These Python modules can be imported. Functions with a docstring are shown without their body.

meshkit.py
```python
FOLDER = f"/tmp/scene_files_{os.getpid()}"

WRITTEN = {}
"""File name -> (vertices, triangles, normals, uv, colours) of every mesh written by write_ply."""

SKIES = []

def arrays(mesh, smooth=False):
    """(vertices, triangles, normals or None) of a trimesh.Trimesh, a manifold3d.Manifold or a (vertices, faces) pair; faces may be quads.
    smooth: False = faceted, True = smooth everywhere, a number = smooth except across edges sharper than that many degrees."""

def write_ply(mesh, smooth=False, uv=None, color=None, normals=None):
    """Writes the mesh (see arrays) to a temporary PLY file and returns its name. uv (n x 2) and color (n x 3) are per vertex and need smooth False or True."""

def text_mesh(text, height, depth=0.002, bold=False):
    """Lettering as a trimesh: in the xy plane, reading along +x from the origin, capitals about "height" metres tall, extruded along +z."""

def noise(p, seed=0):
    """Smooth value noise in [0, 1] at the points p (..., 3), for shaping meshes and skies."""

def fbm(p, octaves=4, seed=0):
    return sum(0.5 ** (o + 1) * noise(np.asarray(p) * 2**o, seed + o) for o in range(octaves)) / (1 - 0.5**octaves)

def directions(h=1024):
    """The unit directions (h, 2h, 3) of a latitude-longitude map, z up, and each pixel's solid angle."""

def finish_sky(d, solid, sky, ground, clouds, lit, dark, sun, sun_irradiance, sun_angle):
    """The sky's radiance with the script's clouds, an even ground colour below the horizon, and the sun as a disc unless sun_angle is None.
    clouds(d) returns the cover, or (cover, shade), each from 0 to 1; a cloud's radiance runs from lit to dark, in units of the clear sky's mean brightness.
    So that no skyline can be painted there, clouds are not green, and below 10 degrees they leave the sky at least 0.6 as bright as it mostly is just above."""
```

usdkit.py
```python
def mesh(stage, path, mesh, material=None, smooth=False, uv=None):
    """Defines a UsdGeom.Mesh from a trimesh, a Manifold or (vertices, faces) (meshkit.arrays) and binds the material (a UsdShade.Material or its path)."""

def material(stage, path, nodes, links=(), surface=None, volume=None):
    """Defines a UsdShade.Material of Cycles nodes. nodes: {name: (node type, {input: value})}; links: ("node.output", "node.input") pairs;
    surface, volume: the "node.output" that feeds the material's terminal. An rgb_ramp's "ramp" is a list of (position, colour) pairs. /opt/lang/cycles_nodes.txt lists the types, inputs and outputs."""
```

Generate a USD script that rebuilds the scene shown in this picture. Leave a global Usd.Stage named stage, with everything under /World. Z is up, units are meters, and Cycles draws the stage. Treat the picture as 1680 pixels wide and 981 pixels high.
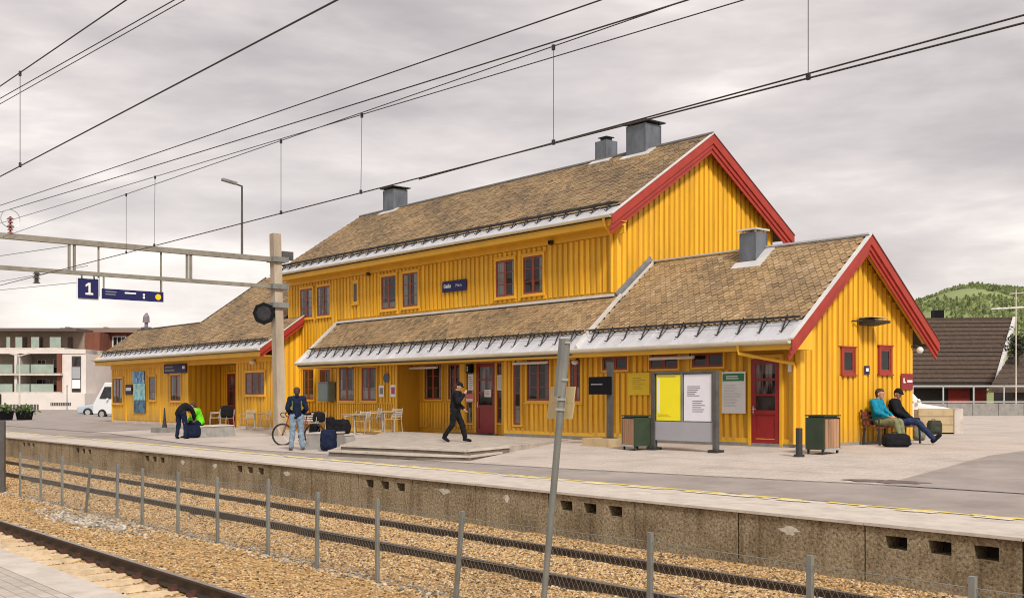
import math, random
import numpy as np, trimesh, manifold3d, usdkit, meshkit
from shapely.geometry import Polygon
from pxr import Usd, UsdGeom, UsdLux, UsdShade, Gf, Sdf, Vt

random.seed(7)
RNG = np.random.default_rng(7)
stage = Usd.Stage.CreateInMemory()
UsdGeom.SetStageUpAxis(stage, UsdGeom.Tokens.z)
UsdGeom.SetStageMetersPerUnit(stage, 1.0)
UsdGeom.Xform.Define(stage, '/World')

# ---------------------------------------------------------------- camera, sky, sun, exposure
FOC, EYE, VPX, HORIZ = 1800.0, 1.55, -1500.0, 650.0            # focal length and vanishing point measured in the photograph's pixels
NN = math.hypot(FOC, VPX)
FWD = np.array([-FOC / NN, -VPX / NN, 0.0]); RGT = np.array([-VPX / NN, FOC / NN, 0.0]); CAM = np.array([0, 0, EYE])
cam = UsdGeom.Camera.Define(stage, '/World/camera')
cam.CreateHorizontalApertureAttr(36.0)
cam.CreateFocalLengthAttr(FOC / 1680 * 36)
cam.CreateVerticalApertureOffsetAttr((HORIZ - 490.5) / 1680 * 36)
cam.CreateClippingRangeAttr(Gf.Vec2f(0.1, 20000))
cam.CreateExposureAttr(1.08)
m4 = Gf.Matrix4d(1.0)
m4.SetRow(0, Gf.Vec4d(*RGT, 0)); m4.SetRow(1, Gf.Vec4d(0, 0, 1, 0)); m4.SetRow(2, Gf.Vec4d(*(-FWD), 0)); m4.SetRow(3, Gf.Vec4d(*CAM, 1))
cam.AddTransformOp().Set(m4)

SUN_EL, SUN_AZ = math.radians(42), math.atan2(0.93, -0.37)     # towards the sun, x right along the track, y away from it
sd = np.array([math.sin(SUN_AZ) * math.cos(SUN_EL), math.cos(SUN_AZ) * math.cos(SUN_EL), math.sin(SUN_EL)])
sky_mat = usdkit.material(stage, '/World/Looks/sky', {
    'tc': ('texture_coordinate', {}),
    'mp': ('mapping', {'scale': (1.5, 1.5, 4.2), 'rotation': (0.05, 0.03, 0.6), 'location': (2.7, 1.9, 0.1)}),
    'n1': ('noise_texture', {'scale': 1.75, 'detail': 7.0, 'roughness': 0.5, 'distortion': 0.45}),
    'mp2': ('mapping', {'scale': (3.0, 3.0, 13.0), 'location': (3.1, 1.7, 0.4)}),
    'n2': ('noise_texture', {'scale': 1.7, 'detail': 6.0, 'roughness': 0.55}),
    'mx': ('mix_color', {'blend_type': 'mix', 'fac': 0.42}),
    'rp': ('rgb_ramp', {'ramp': [(0.29, (2.15, 1.93, 1.93)), (0.42, (2.95, 2.64, 2.58)), (0.53, (3.85, 3.48, 3.3)), (0.66, (5.7, 5.25, 4.85))]}),
    'sky': ('sky_texture', {'sky_type': 'single_scattering', 'sun_disc': False, 'sun_elevation': SUN_EL, 'sun_rotation': SUN_AZ, 'air_density': 1.0, 'aerosol_density': 2.0}),
    'cl': ('mix_color', {'blend_type': 'mix', 'fac': 0.93}),
    'bg': ('background_shader', {'strength': 0.1}),
}, [('tc.generated', 'mp.vector'), ('mp.vector', 'n1.vector'), ('tc.generated', 'mp2.vector'), ('mp2.vector', 'n2.vector'),
    ('n1.fac', 'mx.a'), ('n2.fac', 'mx.b'), ('mx.result', 'rp.fac'), ('sky.color', 'cl.a'), ('rp.color', 'cl.b'), ('cl.result', 'bg.color')], surface='bg.background')
dome = UsdLux.DomeLight.Define(stage, '/World/sky')
dome.CreateIntensityAttr(1.0)
UsdShade.MaterialBindingAPI.Apply(dome.GetPrim()).Bind(sky_mat)
dome.GetPrim().SetCustomDataByKey('kind', 'structure')
sun = UsdLux.DistantLight.Define(stage, '/World/sun')
sun.CreateIntensityAttr(0.4); sun.CreateAngleAttr(11.0); sun.CreateNormalizeAttr(True); sun.CreateColorAttr(Gf.Vec3f(1.0, 0.95, 0.87))
zx = np.cross([0, 0, 1.0], sd); zx /= np.linalg.norm(zx); zy = np.cross(sd, zx)
ms = Gf.Matrix4d(1.0)
ms.SetRow(0, Gf.Vec4d(*zx, 0)); ms.SetRow(1, Gf.Vec4d(*zy, 0)); ms.SetRow(2, Gf.Vec4d(*sd, 0)); ms.SetRow(3, Gf.Vec4d(30, -12, 40, 1))
sun.AddTransformOp().Set(ms)

# ---------------------------------------------------------------- survey: where a sight line of the photograph meets a real plane
def sight(px, py): return RGT * (px - 840) / FOC + FWD - np.array([0, 0, 1.0]) * (py - HORIZ) / FOC
def on(px, py, axis, value):
    r = sight(px, py); return CAM + (value - CAM[axis]) / r[axis] * r
def far(px, py, depth): return CAM + depth * sight(px, py)
YE = 12.0                                                       # platform edge
YF, YM = 22.05, 23.0                                            # front walls of annex and bay, and of the main house
def ground(x, y):
    x, y = np.asarray(x, float), np.asarray(y, float)
    b = np.interp(x, [-60, -36.7, -33, -24.5, -15.7], [.13, .17, .217, .285, .33])
    return b * np.clip((y - 13.9) / (YF - 13.9), 0, 1)
def gp(px, py):
    z = 0.1
    for _ in range(12):
        p = on(px, py, 2, z); z = float(ground(p[0], p[1]))
    return on(px, py, 2, z)

# ---------------------------------------------------------------- materials
MATS = {}
def mat(name, color, rough=0.6, var=0.12, scale=6.0, bump=0.0, bscale=40.0, metal=0.0, stretch=(1, 1, 1), color2=None, objvar=0.0, spec=0.5, dirt=None, coat=0.0, dist=0.01, splash=None):
    """A principled surface whose colour drifts between two tones by noise, with fine relief, per object tone and optional dirt."""
    if name in MATS: return MATS[name]
    c = np.array(color, float); c2 = np.array(color2, float) if color2 is not None else c * (1 - var)
    c1 = c if color2 is not None else np.minimum(c * (1 + var * 0.6), 0.95)
    nodes = {'g': ('geometry', {}), 'mp': ('mapping', {'scale': stretch}), 'n': ('noise_texture', {'scale': scale, 'detail': 6.0, 'roughness': 0.6}),
             'rp': ('rgb_ramp', {'ramp': [(0.32, tuple(c2)), (0.68, tuple(c1))]}),
             'p': ('principled_bsdf', {'roughness': rough, 'metallic': metal, 'specular_ior_level': spec, 'coat_weight': coat})}
    links = [('g.position', 'mp.vector'), ('mp.vector', 'n.vector'), ('n.fac', 'rp.fac')]
    out = 'rp.color'
    if objvar:
        nodes['oi'] = ('object_info', {}); nodes['mr'] = ('map_range', {'from_min': 0.0, 'from_max': 1.0, 'to_min': 1 - objvar, 'to_max': 1 + objvar})
        nodes['hv'] = ('hsv', {'hue': 0.5, 'saturation': 1.0, 'fac': 1.0})
        links += [('oi.random', 'mr.value'), ('mr.result', 'hv.value'), (out, 'hv.color')]; out = 'hv.color'
    if dirt is not None:
        dc, dscale, amount = dirt
        nodes['dn'] = ('noise_texture', {'scale': dscale, 'detail': 8.0, 'roughness': 0.7})
        nodes['dr'] = ('rgb_ramp', {'ramp': [(0.5, (0, 0, 0)), (0.72, (amount,) * 3)]}); nodes['dm'] = ('mix_color', {'blend_type': 'mix', 'b': dc})
        links += [('mp.vector', 'dn.vector'), ('dn.fac', 'dr.fac'), ('dr.color', 'dm.fac'), (out, 'dm.a')]; out = 'dm.result'
    if splash is not None:                                        # rain-splashed dirt near the ground
        nodes['sx'] = ('separate_xyz', {}); nodes['sm'] = ('map_range', {'from_min': .32, 'from_max': .95, 'to_min': .95, 'to_max': 0.0, 'clamp': True}); nodes['sn'] = ('noise_texture', {'scale': 5.0, 'detail': 5.0}); nodes['sq'] = ('math', {'math_type': 'multiply'}); nodes['sc'] = ('mix_color', {'blend_type': 'mix', 'b': splash})
        links += [('g.position', 'sx.vector'), ('sx.z', 'sm.value'), ('g.position', 'sn.vector'), ('sm.result', 'sq.value1'), ('sn.fac', 'sq.value2'), ('sq.value', 'sc.fac'), (out, 'sc.a')]; out = 'sc.result'
    links.append((out, 'p.base_color'))
    if bump:
        nodes['bn'] = ('noise_texture', {'scale': bscale, 'detail': 5.0}); nodes['b'] = ('bump', {'strength': bump, 'distance': dist})
        links += [('mp.vector', 'bn.vector'), ('bn.fac', 'b.height'), ('b.normal', 'p.normal')]
    MATS[name] = usdkit.material(stage, f'/World/Looks/{name}', nodes, links, surface='p.BSDF')
    return MATS[name]

WEATHER = (1, 1, 0.12)
yellow = mat('yellow_paint', (.80, .43, .016), .6, .16, 2.2, .3, 60, stretch=WEATHER, objvar=.10, dirt=((.40, .22, .05), 3.4, .5), splash=(.30, .19, .08))
yellow_wall_shaded = mat('yellow_wall_shaded', (.58, .29, .012), .6, .14, 2.2, .2, 60, stretch=WEATHER, dirt=((.3, .16, .04), 3.0, .3))  # slabs behind the boards, coloured darker to paint shade into the gaps
yellow_plain = mat('yellow_trim', (.80, .44, .025), .5, .10, 2.0, .1, 50, stretch=WEATHER, dirt=((.40, .24, .07), 4.0, .2))
red = mat('red_paint', (.36, .034, .020), .5, .18, 3.0, .15, 50, dirt=((.2, .05, .04), 6, .3))
door_red = mat('door_red', (.27, .016, .016), .4, .15, 3.0, .08, 40)
sash_red = mat('sash_red', (.26, .045, .026), .5, .2, 6.0)
slate = None
metal_light = mat('eave_metal', (.60, .60, .635), .45, .12, 1.5, .1, 12, .2, (1, 1, 1), dirt=((.36, .34, .32), 2.5, .45))
gutter_mat = mat('gutter_metal', (.66, .60, .46), .45, .12, 2.0, 0, 10, .15)
flash_white = mat('flashing', (.70, .68, .66), .45, .12, 2.0, 0, 10, .3)
chim_mat = mat('chimney_metal', (.15, .165, .19), .5, .35, 2.5, .08, 8, .3, (1, 1, .4))
dark_steel = mat('dark_steel', (.10, .095, .09), .55, .25, 4.0, .1, 30, .3)
dark_iron = mat('dark_iron', (.025, .024, .024), .6, .3, 8.0)
roof_under = mat('roof_underlay', (.06, .05, .045), .9, .2, 4.0)
steel_post = mat('galvanised_steel', (.24, .25, .235), .55, .25, 4.0, .1, 30, .4, (1, 1, .5))
conc = usdkit.material(stage, '/World/Looks/concrete_wall', {
    'g': ('geometry', {}), 'n': ('noise_texture', {'scale': 24.0, 'detail': 6.0, 'roughness': .75}), 'r': ('rgb_ramp', {'ramp': [(.34, (.075, .058, .038)), (.46, (.26, .205, .13)), (.58, (.40, .325, .215)), (.72, (.58, .50, .37))]}),
    'n2': ('noise_texture', {'scale': 1.1, 'detail': 6.0, 'roughness': .6}), 'r2': ('rgb_ramp', {'ramp': [(.32, (.62, .58, .55)), (.52, (1, 1, 1)), (.7, (1.1, 1.1, 1.12))]}), 'mx': ('mix_color', {'blend_type': 'multiply', 'fac': 1.0}),
    'mp': ('mapping', {'scale': (5, 5, .5)}), 'n3': ('noise_texture', {'scale': 1.0, 'detail': 5.0}), 'r3': ('rgb_ramp', {'ramp': [(.5, (1, 1, 1)), (.68, (.62, .56, .5))]}), 'mx2': ('mix_color', {'blend_type': 'multiply', 'fac': .8}),
    'b': ('bump', {'strength': .8, 'distance': .025}), 'p': ('principled_bsdf', {'roughness': .95, 'specular_ior_level': .2})},
    [('g.position', 'n.vector'), ('g.position', 'n2.vector'), ('g.position', 'mp.vector'), ('mp.vector', 'n3.vector'), ('n.fac', 'r.fac'), ('n2.fac', 'r2.fac'), ('n3.fac', 'r3.fac'), ('r.color', 'mx.a'), ('r2.color', 'mx.b'), ('mx.result', 'mx2.a'), ('r3.color', 'mx2.b'), ('mx2.result', 'p.base_color'), ('n.fac', 'b.height'), ('b.normal', 'p.normal')], surface='p.BSDF')
conc_light = mat('concrete_light', (.55, .49, .43), .9, .16, 2.5, .35, 60, dirt=((.26, .23, .2), 3.0, .5))
conc_grey = mat('concrete_grey', (.27, .255, .235), .9, .2, 3.0, .3, 40, dirt=((.14, .13, .12), 4, .5))
conc_pole = mat('concrete_pole', (.42, .345, .26), .9, .2, 2.0, .3, 50, stretch=(1, 1, .3), dirt=((.19, .16, .13), 3, .5))
asphalt = mat('asphalt', (.325, .28, .255), .92, .2, .9, .6, 130, dirt=((.19, .165, .15), .7, .6))
paving = usdkit.material(stage, '/World/Looks/paving', {
    'g': ('geometry', {}), 'n0': ('noise_texture', {'scale': .4, 'detail': 2.0}), 'mp': ('mapping', {'rotation': (0, 0, .02)}), 'br': ('brick_texture', {'scale': 1.0, 'brick_width': .7, 'row_height': .35, 'mortar_size': .012, 'mortar_smooth': .4, 'bias': 0.0, 'color1': (.53, .47, .425), 'color2': (.495, .435, .39), 'mortar': (.36, .315, .285)}),
    'n': ('noise_texture', {'scale': .55, 'detail': 7.0, 'roughness': .62}), 'r': ('rgb_ramp', {'ramp': [(.30, (.74, .72, .71)), (.44, (.95, .94, .93)), (.66, (1.08, 1.07, 1.06))]}), 'mx': ('mix_color', {'blend_type': 'multiply', 'fac': 1.0}),
    'n2': ('noise_texture', {'scale': 22.0, 'detail': 6.0, 'roughness': .7}), 'r2': ('rgb_ramp', {'ramp': [(.36, (.78, .77, .76)), (.6, (1.05, 1.05, 1.05))]}), 'mx2': ('mix_color', {'blend_type': 'multiply', 'fac': 1.0}),
    'b': ('bump', {'strength': .3, 'distance': .008}), 'p': ('principled_bsdf', {'roughness': .9, 'specular_ior_level': .3})},
    [('g.position', 'mp.vector'), ('mp.vector', 'br.vector'), ('g.position', 'n.vector'), ('g.position', 'n2.vector'), ('n.fac', 'r.fac'), ('n2.fac', 'r2.fac'), ('br.color', 'mx.a'), ('r.color', 'mx.b'), ('mx.result', 'mx2.a'), ('r2.color', 'mx2.b'), ('mx2.result', 'p.base_color'), ('n2.fac', 'b.height'), ('b.normal', 'p.normal')], surface='p.BSDF')
rail_mat = mat('rail_steel', (.075, .052, .038), .55, .3, 9.0, .2, 50, .5)
rail_top = mat('rail_head', (.34, .30, .28), .3, .15, 6.0, 0, 10, .8)
rust = mat('rust', (.085, .032, .02), .85, .4, 12.0)
sleeper_mat = mat('sleeper_concrete', (.64, .50, .33), .9, .25, 4.0, .4, 40, dirt=((.34, .22, .12), 6, .6))
beam_mat = mat('gantry_steel', (.27, .25, .205), .6, .25, 3.0, .1, 20, .25)
wire_mat = mat('wire', (.035, .028, .026), .6, .2, 6.0)
blue_sign = mat('sign_blue', (.016, .018, .095), .5, .08, 3.0, spec=.25)
white_p = mat('white_paint', (.78, .78, .78), .45, .06, 3.0)
print_grey = mat('print_grey', (.22, .21, .23), .6, .1, 9)
black_p = mat('black_paint', (.006, .006, .008), .6, .2, 5, spec=.12)
wood_slat = mat('wood_slat', (.36, .20, .11), .7, .3, 5, .25, 60, stretch=(1, 1, .15), objvar=.18)
bin_green = mat('bin_green', (.022, .040, .018), .5, .25, 5)
grey_panel = mat('grey_panel', (.34, .34, .37), .5, .06, 2)
yel_poster = mat('yellow_print', (.86, .74, .006), .45, .03, 3)
yel_plate = mat('yellow_plate', (.80, .56, .01), .5, .06, 4)
white_poster = mat('white_print', (.74, .72, .78), .5, .04, 3)
green_print = mat('green_print', (.012, .22, .07), .5, .08, 5)
beige_plate = mat('beige_plate', (.56, .45, .25), .55, .08, 4)
lamp_white = mat('lamp_white', (.72, .70, .66), .4, .05, 4)
skin = mat('skin', (.50, .26, .17), .55, .12, 20)
hair_brown = mat('hair_brown', (.055, .028, .016), .7, .3, 60, .3, 120)
cloth_black = mat('cloth_black', (.013, .013, .016), .85, .3, 14, .4, 60, spec=.12)
cloth_navy = mat('cloth_navy', (.012, .018, .045), .85, .3, 12, .4, 60, spec=.12)
cloth_teal = mat('cloth_teal', (.012, .22, .34), .75, .25, 10, .4, 50, spec=.12)
cloth_olive = mat('cloth_olive', (.20, .21, .11), .85, .25, 12, .4, 60, spec=.12)
cloth_jean = mat('cloth_jeans', (.21, .28, .36), .85, .3, 12, .4, 60, spec=.12)
cloth_dkjean = mat('cloth_dark_jeans', (.025, .038, .09), .85, .3, 12, .4, 60, spec=.12)
cloth_green = mat('cloth_bright_green', (.15, .62, .02), .7, .2, 10, .3, 50, spec=.12)
tyre_mat = mat('tyre', (.015, .015, .015), .8, .2, 10)
chrome = mat('light_metal', (.55, .55, .53), .35, .1, 5, 0, 10, .7)
orange_p = mat('orange_bag', (.55, .15, .03), .7, .2, 10)
car_blue = mat('car_silver_blue', (.38, .46, .54), .25, .05, 3, coat=.6)
van_white = mat('van_white', (.72, .73, .74), .3, .05, 3, coat=.4)
car_white = mat('car_white', (.74, .72, .68), .25, .05, 3, coat=.5)
leafy = mat('leaf_green', (.07, .12, .025), .7, .4, 5)
wood_beige = mat('beige_board', (.50, .38, .22), .8, .2, 4, .3, 40, dirt=((.3, .22, .13), 4, .5))
tile_brown = mat('tile_brown', (.072, .047, .034), .85, .3, 5, .3, 30, objvar=.12, dirt=((.14, .085, .045), 2.5, .5))
dark_wood = mat('dark_wood', (.03, .024, .02), .8, .3, 5)
render_white = mat('render_white', (.66, .60, .56), .85, .08, 1.0, .1, 20)
brown_clad = mat('brown_cladding', (.17, .055, .03), .8, .25, 3, .2, 30, stretch=(1, 1, .2))
grey_clad = mat('grey_cladding', (.34, .29, .235), .8, .2, 3)
green_glass = mat('balcony_glass', (.30, .36, .31), .15, .15, 1.0)
stone_grey = mat('stone_white', (.5, .47, .43), .9, .3, 20)

def glass(name, dark, light, scale=2.2, fold=(1, 1, .6)):
    MATS[name] = usdkit.material(stage, f'/World/Looks/{name}', {
        'g': ('geometry', {}), 'mp': ('mapping', {'scale': fold}), 'n': ('noise_texture', {'scale': scale, 'detail': 3.0}),
        'rp': ('rgb_ramp', {'ramp': [(0.42, dark), (0.66, light)]}),
        'bn': ('noise_texture', {'scale': 1.3, 'detail': 1.0}), 'b': ('bump', {'strength': .12, 'distance': .02}),
        'p': ('principled_bsdf', {'roughness': .04, 'specular_ior_level': .5})},
        [('g.position', 'mp.vector'), ('mp.vector', 'n.vector'), ('n.fac', 'rp.fac'), ('rp.color', 'p.base_color'), ('g.position', 'bn.vector'), ('bn.fac', 'b.height'), ('b.normal', 'p.normal')], surface='p.BSDF')
    return MATS[name]
pane_mat = glass('window_glass', (.008, .007, .007), (.05, .042, .038))
MAT_CURTAIN = None
clear_pane = usdkit.material(stage, '/World/Looks/clear_pane', {'f': ('fresnel', {'IOR': 1.5}), 't': ('transparent_bsdf', {'color': (.86, .88, .87)}), 'g': ('glossy_bsdf', {'roughness': .015, 'color': (.95, .95, .95)}), 'gm': ('geometry', {}), 'bn': ('noise_texture', {'scale': 1.1, 'detail': 1.0}), 'b': ('bump', {'strength': .15, 'distance': .03}), 'm': ('mix_closure', {})},
    [('gm.position', 'bn.vector'), ('bn.fac', 'b.height'), ('b.normal', 'g.normal'), ('f.fac', 'm.fac'), ('t.BSDF', 'm.closure1'), ('g.BSDF', 'm.closure2')], surface='m.closure')
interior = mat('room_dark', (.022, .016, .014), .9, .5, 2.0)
curtain_m = mat('curtain', (.50, .45, .42), .9, .35, 3.0, .3, 8, stretch=(6, 6, .3))
curtain_r = mat('curtain_rose', (.30, .17, .15), .9, .35, 3.0, .3, 8, stretch=(6, 6, .3))
pane_curtain = glass('window_glass_curtain', (.02, .014, .015), (.26, .21, .20), 4.0, (2.4, 2.4, .35))
car_glass = glass('car_glass', (.02, .022, .025), (.05, .055, .06))

def slate_material():
    """Slates: each one's tone comes from its own 'tone' value stored on its vertices."""
    return usdkit.material(stage, '/World/Looks/slate', {
        'a': ('attribute', {'attribute': 'tone'}),
        'rp': ('rgb_ramp', {'ramp': [(0.0, (.135, .105, .078)), (0.25, (.235, .16, .09)), (0.5, (.335, .228, .122)), (0.75, (.42, .285, .148)), (1.0, (.47, .35, .23))]}),
        'g': ('geometry', {}), 'n': ('noise_texture', {'scale': .55, 'detail': 5.0}), 'n2': ('noise_texture', {'scale': 30.0, 'detail': 4.0}),
        'r2': ('rgb_ramp', {'ramp': [(0.35, (.80, .80, .81)), (0.65, (1.08, 1.06, 1.0))]}), 'mx': ('mix_color', {'blend_type': 'multiply', 'fac': 1.0, 'use_clamp_result': False}),
        'r3': ('rgb_ramp', {'ramp': [(0.35, (.75, .75, .75)), (0.7, (1.1, 1.1, 1.1))]}), 'mx2': ('mix_color', {'blend_type': 'multiply', 'fac': 1.0}),
        'b': ('bump', {'strength': .35, 'distance': .01}), 'p': ('principled_bsdf', {'roughness': .75})},
        [('a.fac', 'rp.fac'), ('g.position', 'n.vector'), ('g.position', 'n2.vector'), ('n.fac', 'r2.fac'), ('rp.color', 'mx.a'), ('r2.color', 'mx.b'), ('n2.fac', 'r3.fac'),
         ('mx.result', 'mx2.a'), ('r3.color', 'mx2.b'), ('mx2.result', 'p.base_color'), ('n2.fac', 'b.height'), ('b.normal', 'p.normal')], surface='p.BSDF')
slate = slate_material()

# ---------------------------------------------------------------- mesh and scene helpers
class MB:
    def __init__(s): s.v, s.f, s.n = [], [], 0
    def add(s, v, f):
        v, f = np.asarray(v, float), np.asarray(f, int)
        if f.shape[1] == 4: f = np.vstack([f[:, [0, 1, 2]], f[:, [0, 2, 3]]])
        s.v.append(v); s.f.append(f + s.n); s.n += len(v); return s
    def tm(s, m):
        if hasattr(m, 'to_mesh'):
            q = m.to_mesh(); return s.add(q.vert_properties[:, :3], q.tri_verts)
        return s.add(m.vertices, m.faces)
    def hexa(s, p):                                             # eight corners: four below, four above, both counter-clockwise seen from above
        return s.add(p, [[0, 3, 2, 1], [4, 5, 6, 7], [0, 1, 5, 4], [1, 2, 6, 5], [2, 3, 7, 6], [3, 0, 4, 7]])
    def box(s, x0, x1, y0, y1, z0, z1):
        return s.hexa([(x0, y0, z0), (x1, y0, z0), (x1, y1, z0), (x0, y1, z0), (x0, y0, z1), (x1, y0, z1), (x1, y1, z1), (x0, y1, z1)])
    def obb(s, c, a, b, d):                                     # centre and three half-axes (a x b along d)
        c, a, b, d = map(lambda q: np.asarray(q, float), (c, a, b, d))
        if np.dot(np.cross(a, b), d) < 0: d = -d
        return s.hexa([c - a - b - d, c + a - b - d, c + a + b - d, c - a + b - d, c - a - b + d, c + a - b + d, c + a + b + d, c - a + b + d])
    def bar(s, p, q, w, h, up=(0, 0, 1)):                       # a square bar from p to q
        p, q = np.asarray(p, float), np.asarray(q, float); d = q - p; L = np.linalg.norm(d); d /= L
        up = np.asarray(up, float)
        if abs(np.dot(d, up)) > .98: up = np.array([1.0, 0, 0])
        a = np.cross(d, up); a /= np.linalg.norm(a); b = np.cross(a, d)
        return s.obb((p + q) / 2, a * w / 2, b * h / 2, d * L / 2)
    def tube(s, pts, r, n=6, r2=None):
        pts = np.asarray(pts, float); rr = np.linspace(r, r if r2 is None else r2, len(pts)) if np.ndim(r) == 0 else np.asarray(r)
        ring, up = [], None
        for i, p in enumerate(pts):
            d = pts[min(i + 1, len(pts) - 1)] - pts[max(i - 1, 0)]; d = d / max(np.linalg.norm(d), 1e-9)
            if up is None:
                up = np.array([0, 0, 1.0]) if abs(d[2]) < .9 else np.array([1.0, 0, 0])
            a = np.cross(d, up); a /= max(np.linalg.norm(a), 1e-9); b = np.cross(a, d); up = b
            t = np.arange(n) * 2 * np.pi / n
            ring.append(p + rr[i] * (np.cos(t)[:, None] * a + np.sin(t)[:, None] * b))
        v = np.vstack(ring + [pts[:1], pts[-1:]]); f = []; k = len(pts)
        for i in range(k - 1):
            for j in range(n):
                a0, a1, b0, b1 = i * n + j, i * n + (j + 1) % n, (i + 1) * n + j, (i + 1) * n + (j + 1) % n
                f += [[a0, b0, b1], [a0, b1, a1]]
        for j in range(n):
            f += [[k * n, j, (j + 1) % n], [k * n + 1, (k - 1) * n + (j + 1) % n, (k - 1) * n + j]]
        f = np.array(f)[:, ::-1]
        return s.add(v, f)
    def prism(s, poly, axis, a, b):                             # a polygon extruded along x (poly = y,z), y (poly = x,z) or z (poly = x,y)
        m = trimesh.creation.extrude_polygon(Polygon(poly), 1.0, engine='earcut'); v = np.array(m.vertices); t = a + (b - a) * v[:, 2]
        w = {0: np.c_[t, v[:, 0], v[:, 1]], 1: np.c_[v[:, 0], t, v[:, 1]], 2: np.c_[v[:, 0], v[:, 1], t]}[axis]
        f = m.faces[:, ::-1] if (axis == 1) != (b < a) else m.faces
        return s.add(w, f)
    def ball(s, c, r, sub=2):
        m = trimesh.creation.icosphere(sub); return s.add(np.asarray(c) + m.vertices * np.asarray(r), m.faces)
    def disc(s, c, axis, r, h, n=24):
        c, axis = np.asarray(c, float), np.asarray(axis, float); axis /= np.linalg.norm(axis)
        return s.tube([c - axis * h / 2, c + axis * h / 2], r, n)
    def moved(s, M):
        o = MB(); 
        for v, f in zip(s.v, s.f): pass
        o.v = [v @ np.asarray(M)[:3, :3].T + np.asarray(M)[:3, 3] for v in s.v]; o.f = [f.copy() for f in s.f]; o.n = s.n
        return o
    def mesh(s): return np.vstack(s.v), np.vstack(s.f)

USED = {}
def fresh(parent, name):
    k = USED.setdefault(parent, {}); n = k.get(name, 0); k[name] = n + 1
    return f'{parent}/{name}' if n == 0 else f'{parent}/{name}_{n:03d}'
BASE = {}
def keys(prim, label=None, cat=None, group=None, kind=None):
    for k, v in (('label', label), ('category', cat), ('group', group), ('kind', kind)):
        if v: prim.SetCustomDataByKey(k, v)
def thing(name, label, cat, base=(0, 0, 0), rot=0.0, group=None, kind=None, local=False):
    """An Xform at the thing's base. Parts are given in world coordinates, or in the thing's own when local."""
    p = fresh('/World', name); x = UsdGeom.Xform.Define(stage, p); x.AddTranslateOp().Set(Gf.Vec3d(*map(float, base)))
    if rot: x.AddRotateZOp().Set(float(rot))
    BASE[p] = np.zeros(3) if local else np.asarray(base, float); keys(x.GetPrim(), label, cat, group, kind)
    return p
def part(parent, name, mb, m, label=None, smooth=False, tone=None, kind=None):
    p = fresh(parent, name); b = BASE.get(parent, np.zeros(3)); BASE[p] = b
    v, f = mb.mesh()
    g = usdkit.mesh(stage, p, trimesh.Trimesh(v - b, f, process=False), m, smooth=smooth)
    if tone is not None:
        UsdGeom.PrimvarsAPI(g).CreatePrimvar('tone', Sdf.ValueTypeNames.FloatArray, 'vertex').Set(Vt.FloatArray.FromNumpy(np.asarray(tone, np.float32)))
    keys(g.GetPrim(), label, kind=kind)
    return p
def single(name, mb, m, label, cat, group=None, kind=None, smooth=False):
    p = fresh('/World', name); BASE[p] = np.zeros(3); v, f = mb.mesh()
    g = usdkit.mesh(stage, p, trimesh.Trimesh(v, f, process=False), m, smooth=smooth); keys(g.GetPrim(), label, cat, group, kind)
    return p
def copy(src, name, label, cat, base, rot=0.0, group=None):
    p = fresh('/World', name); x = UsdGeom.Xform.Define(stage, p)
    x.GetPrim().GetReferences().AddInternalReference(Sdf.Path(src)); x.GetPrim().SetInstanceable(True)
    x.ClearXformOpOrder(); x.AddTranslateOp().Set(Gf.Vec3d(*map(float, base))); x.AddRotateZOp().Set(float(rot))
    keys(x.GetPrim(), label, cat, group); return p

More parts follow.
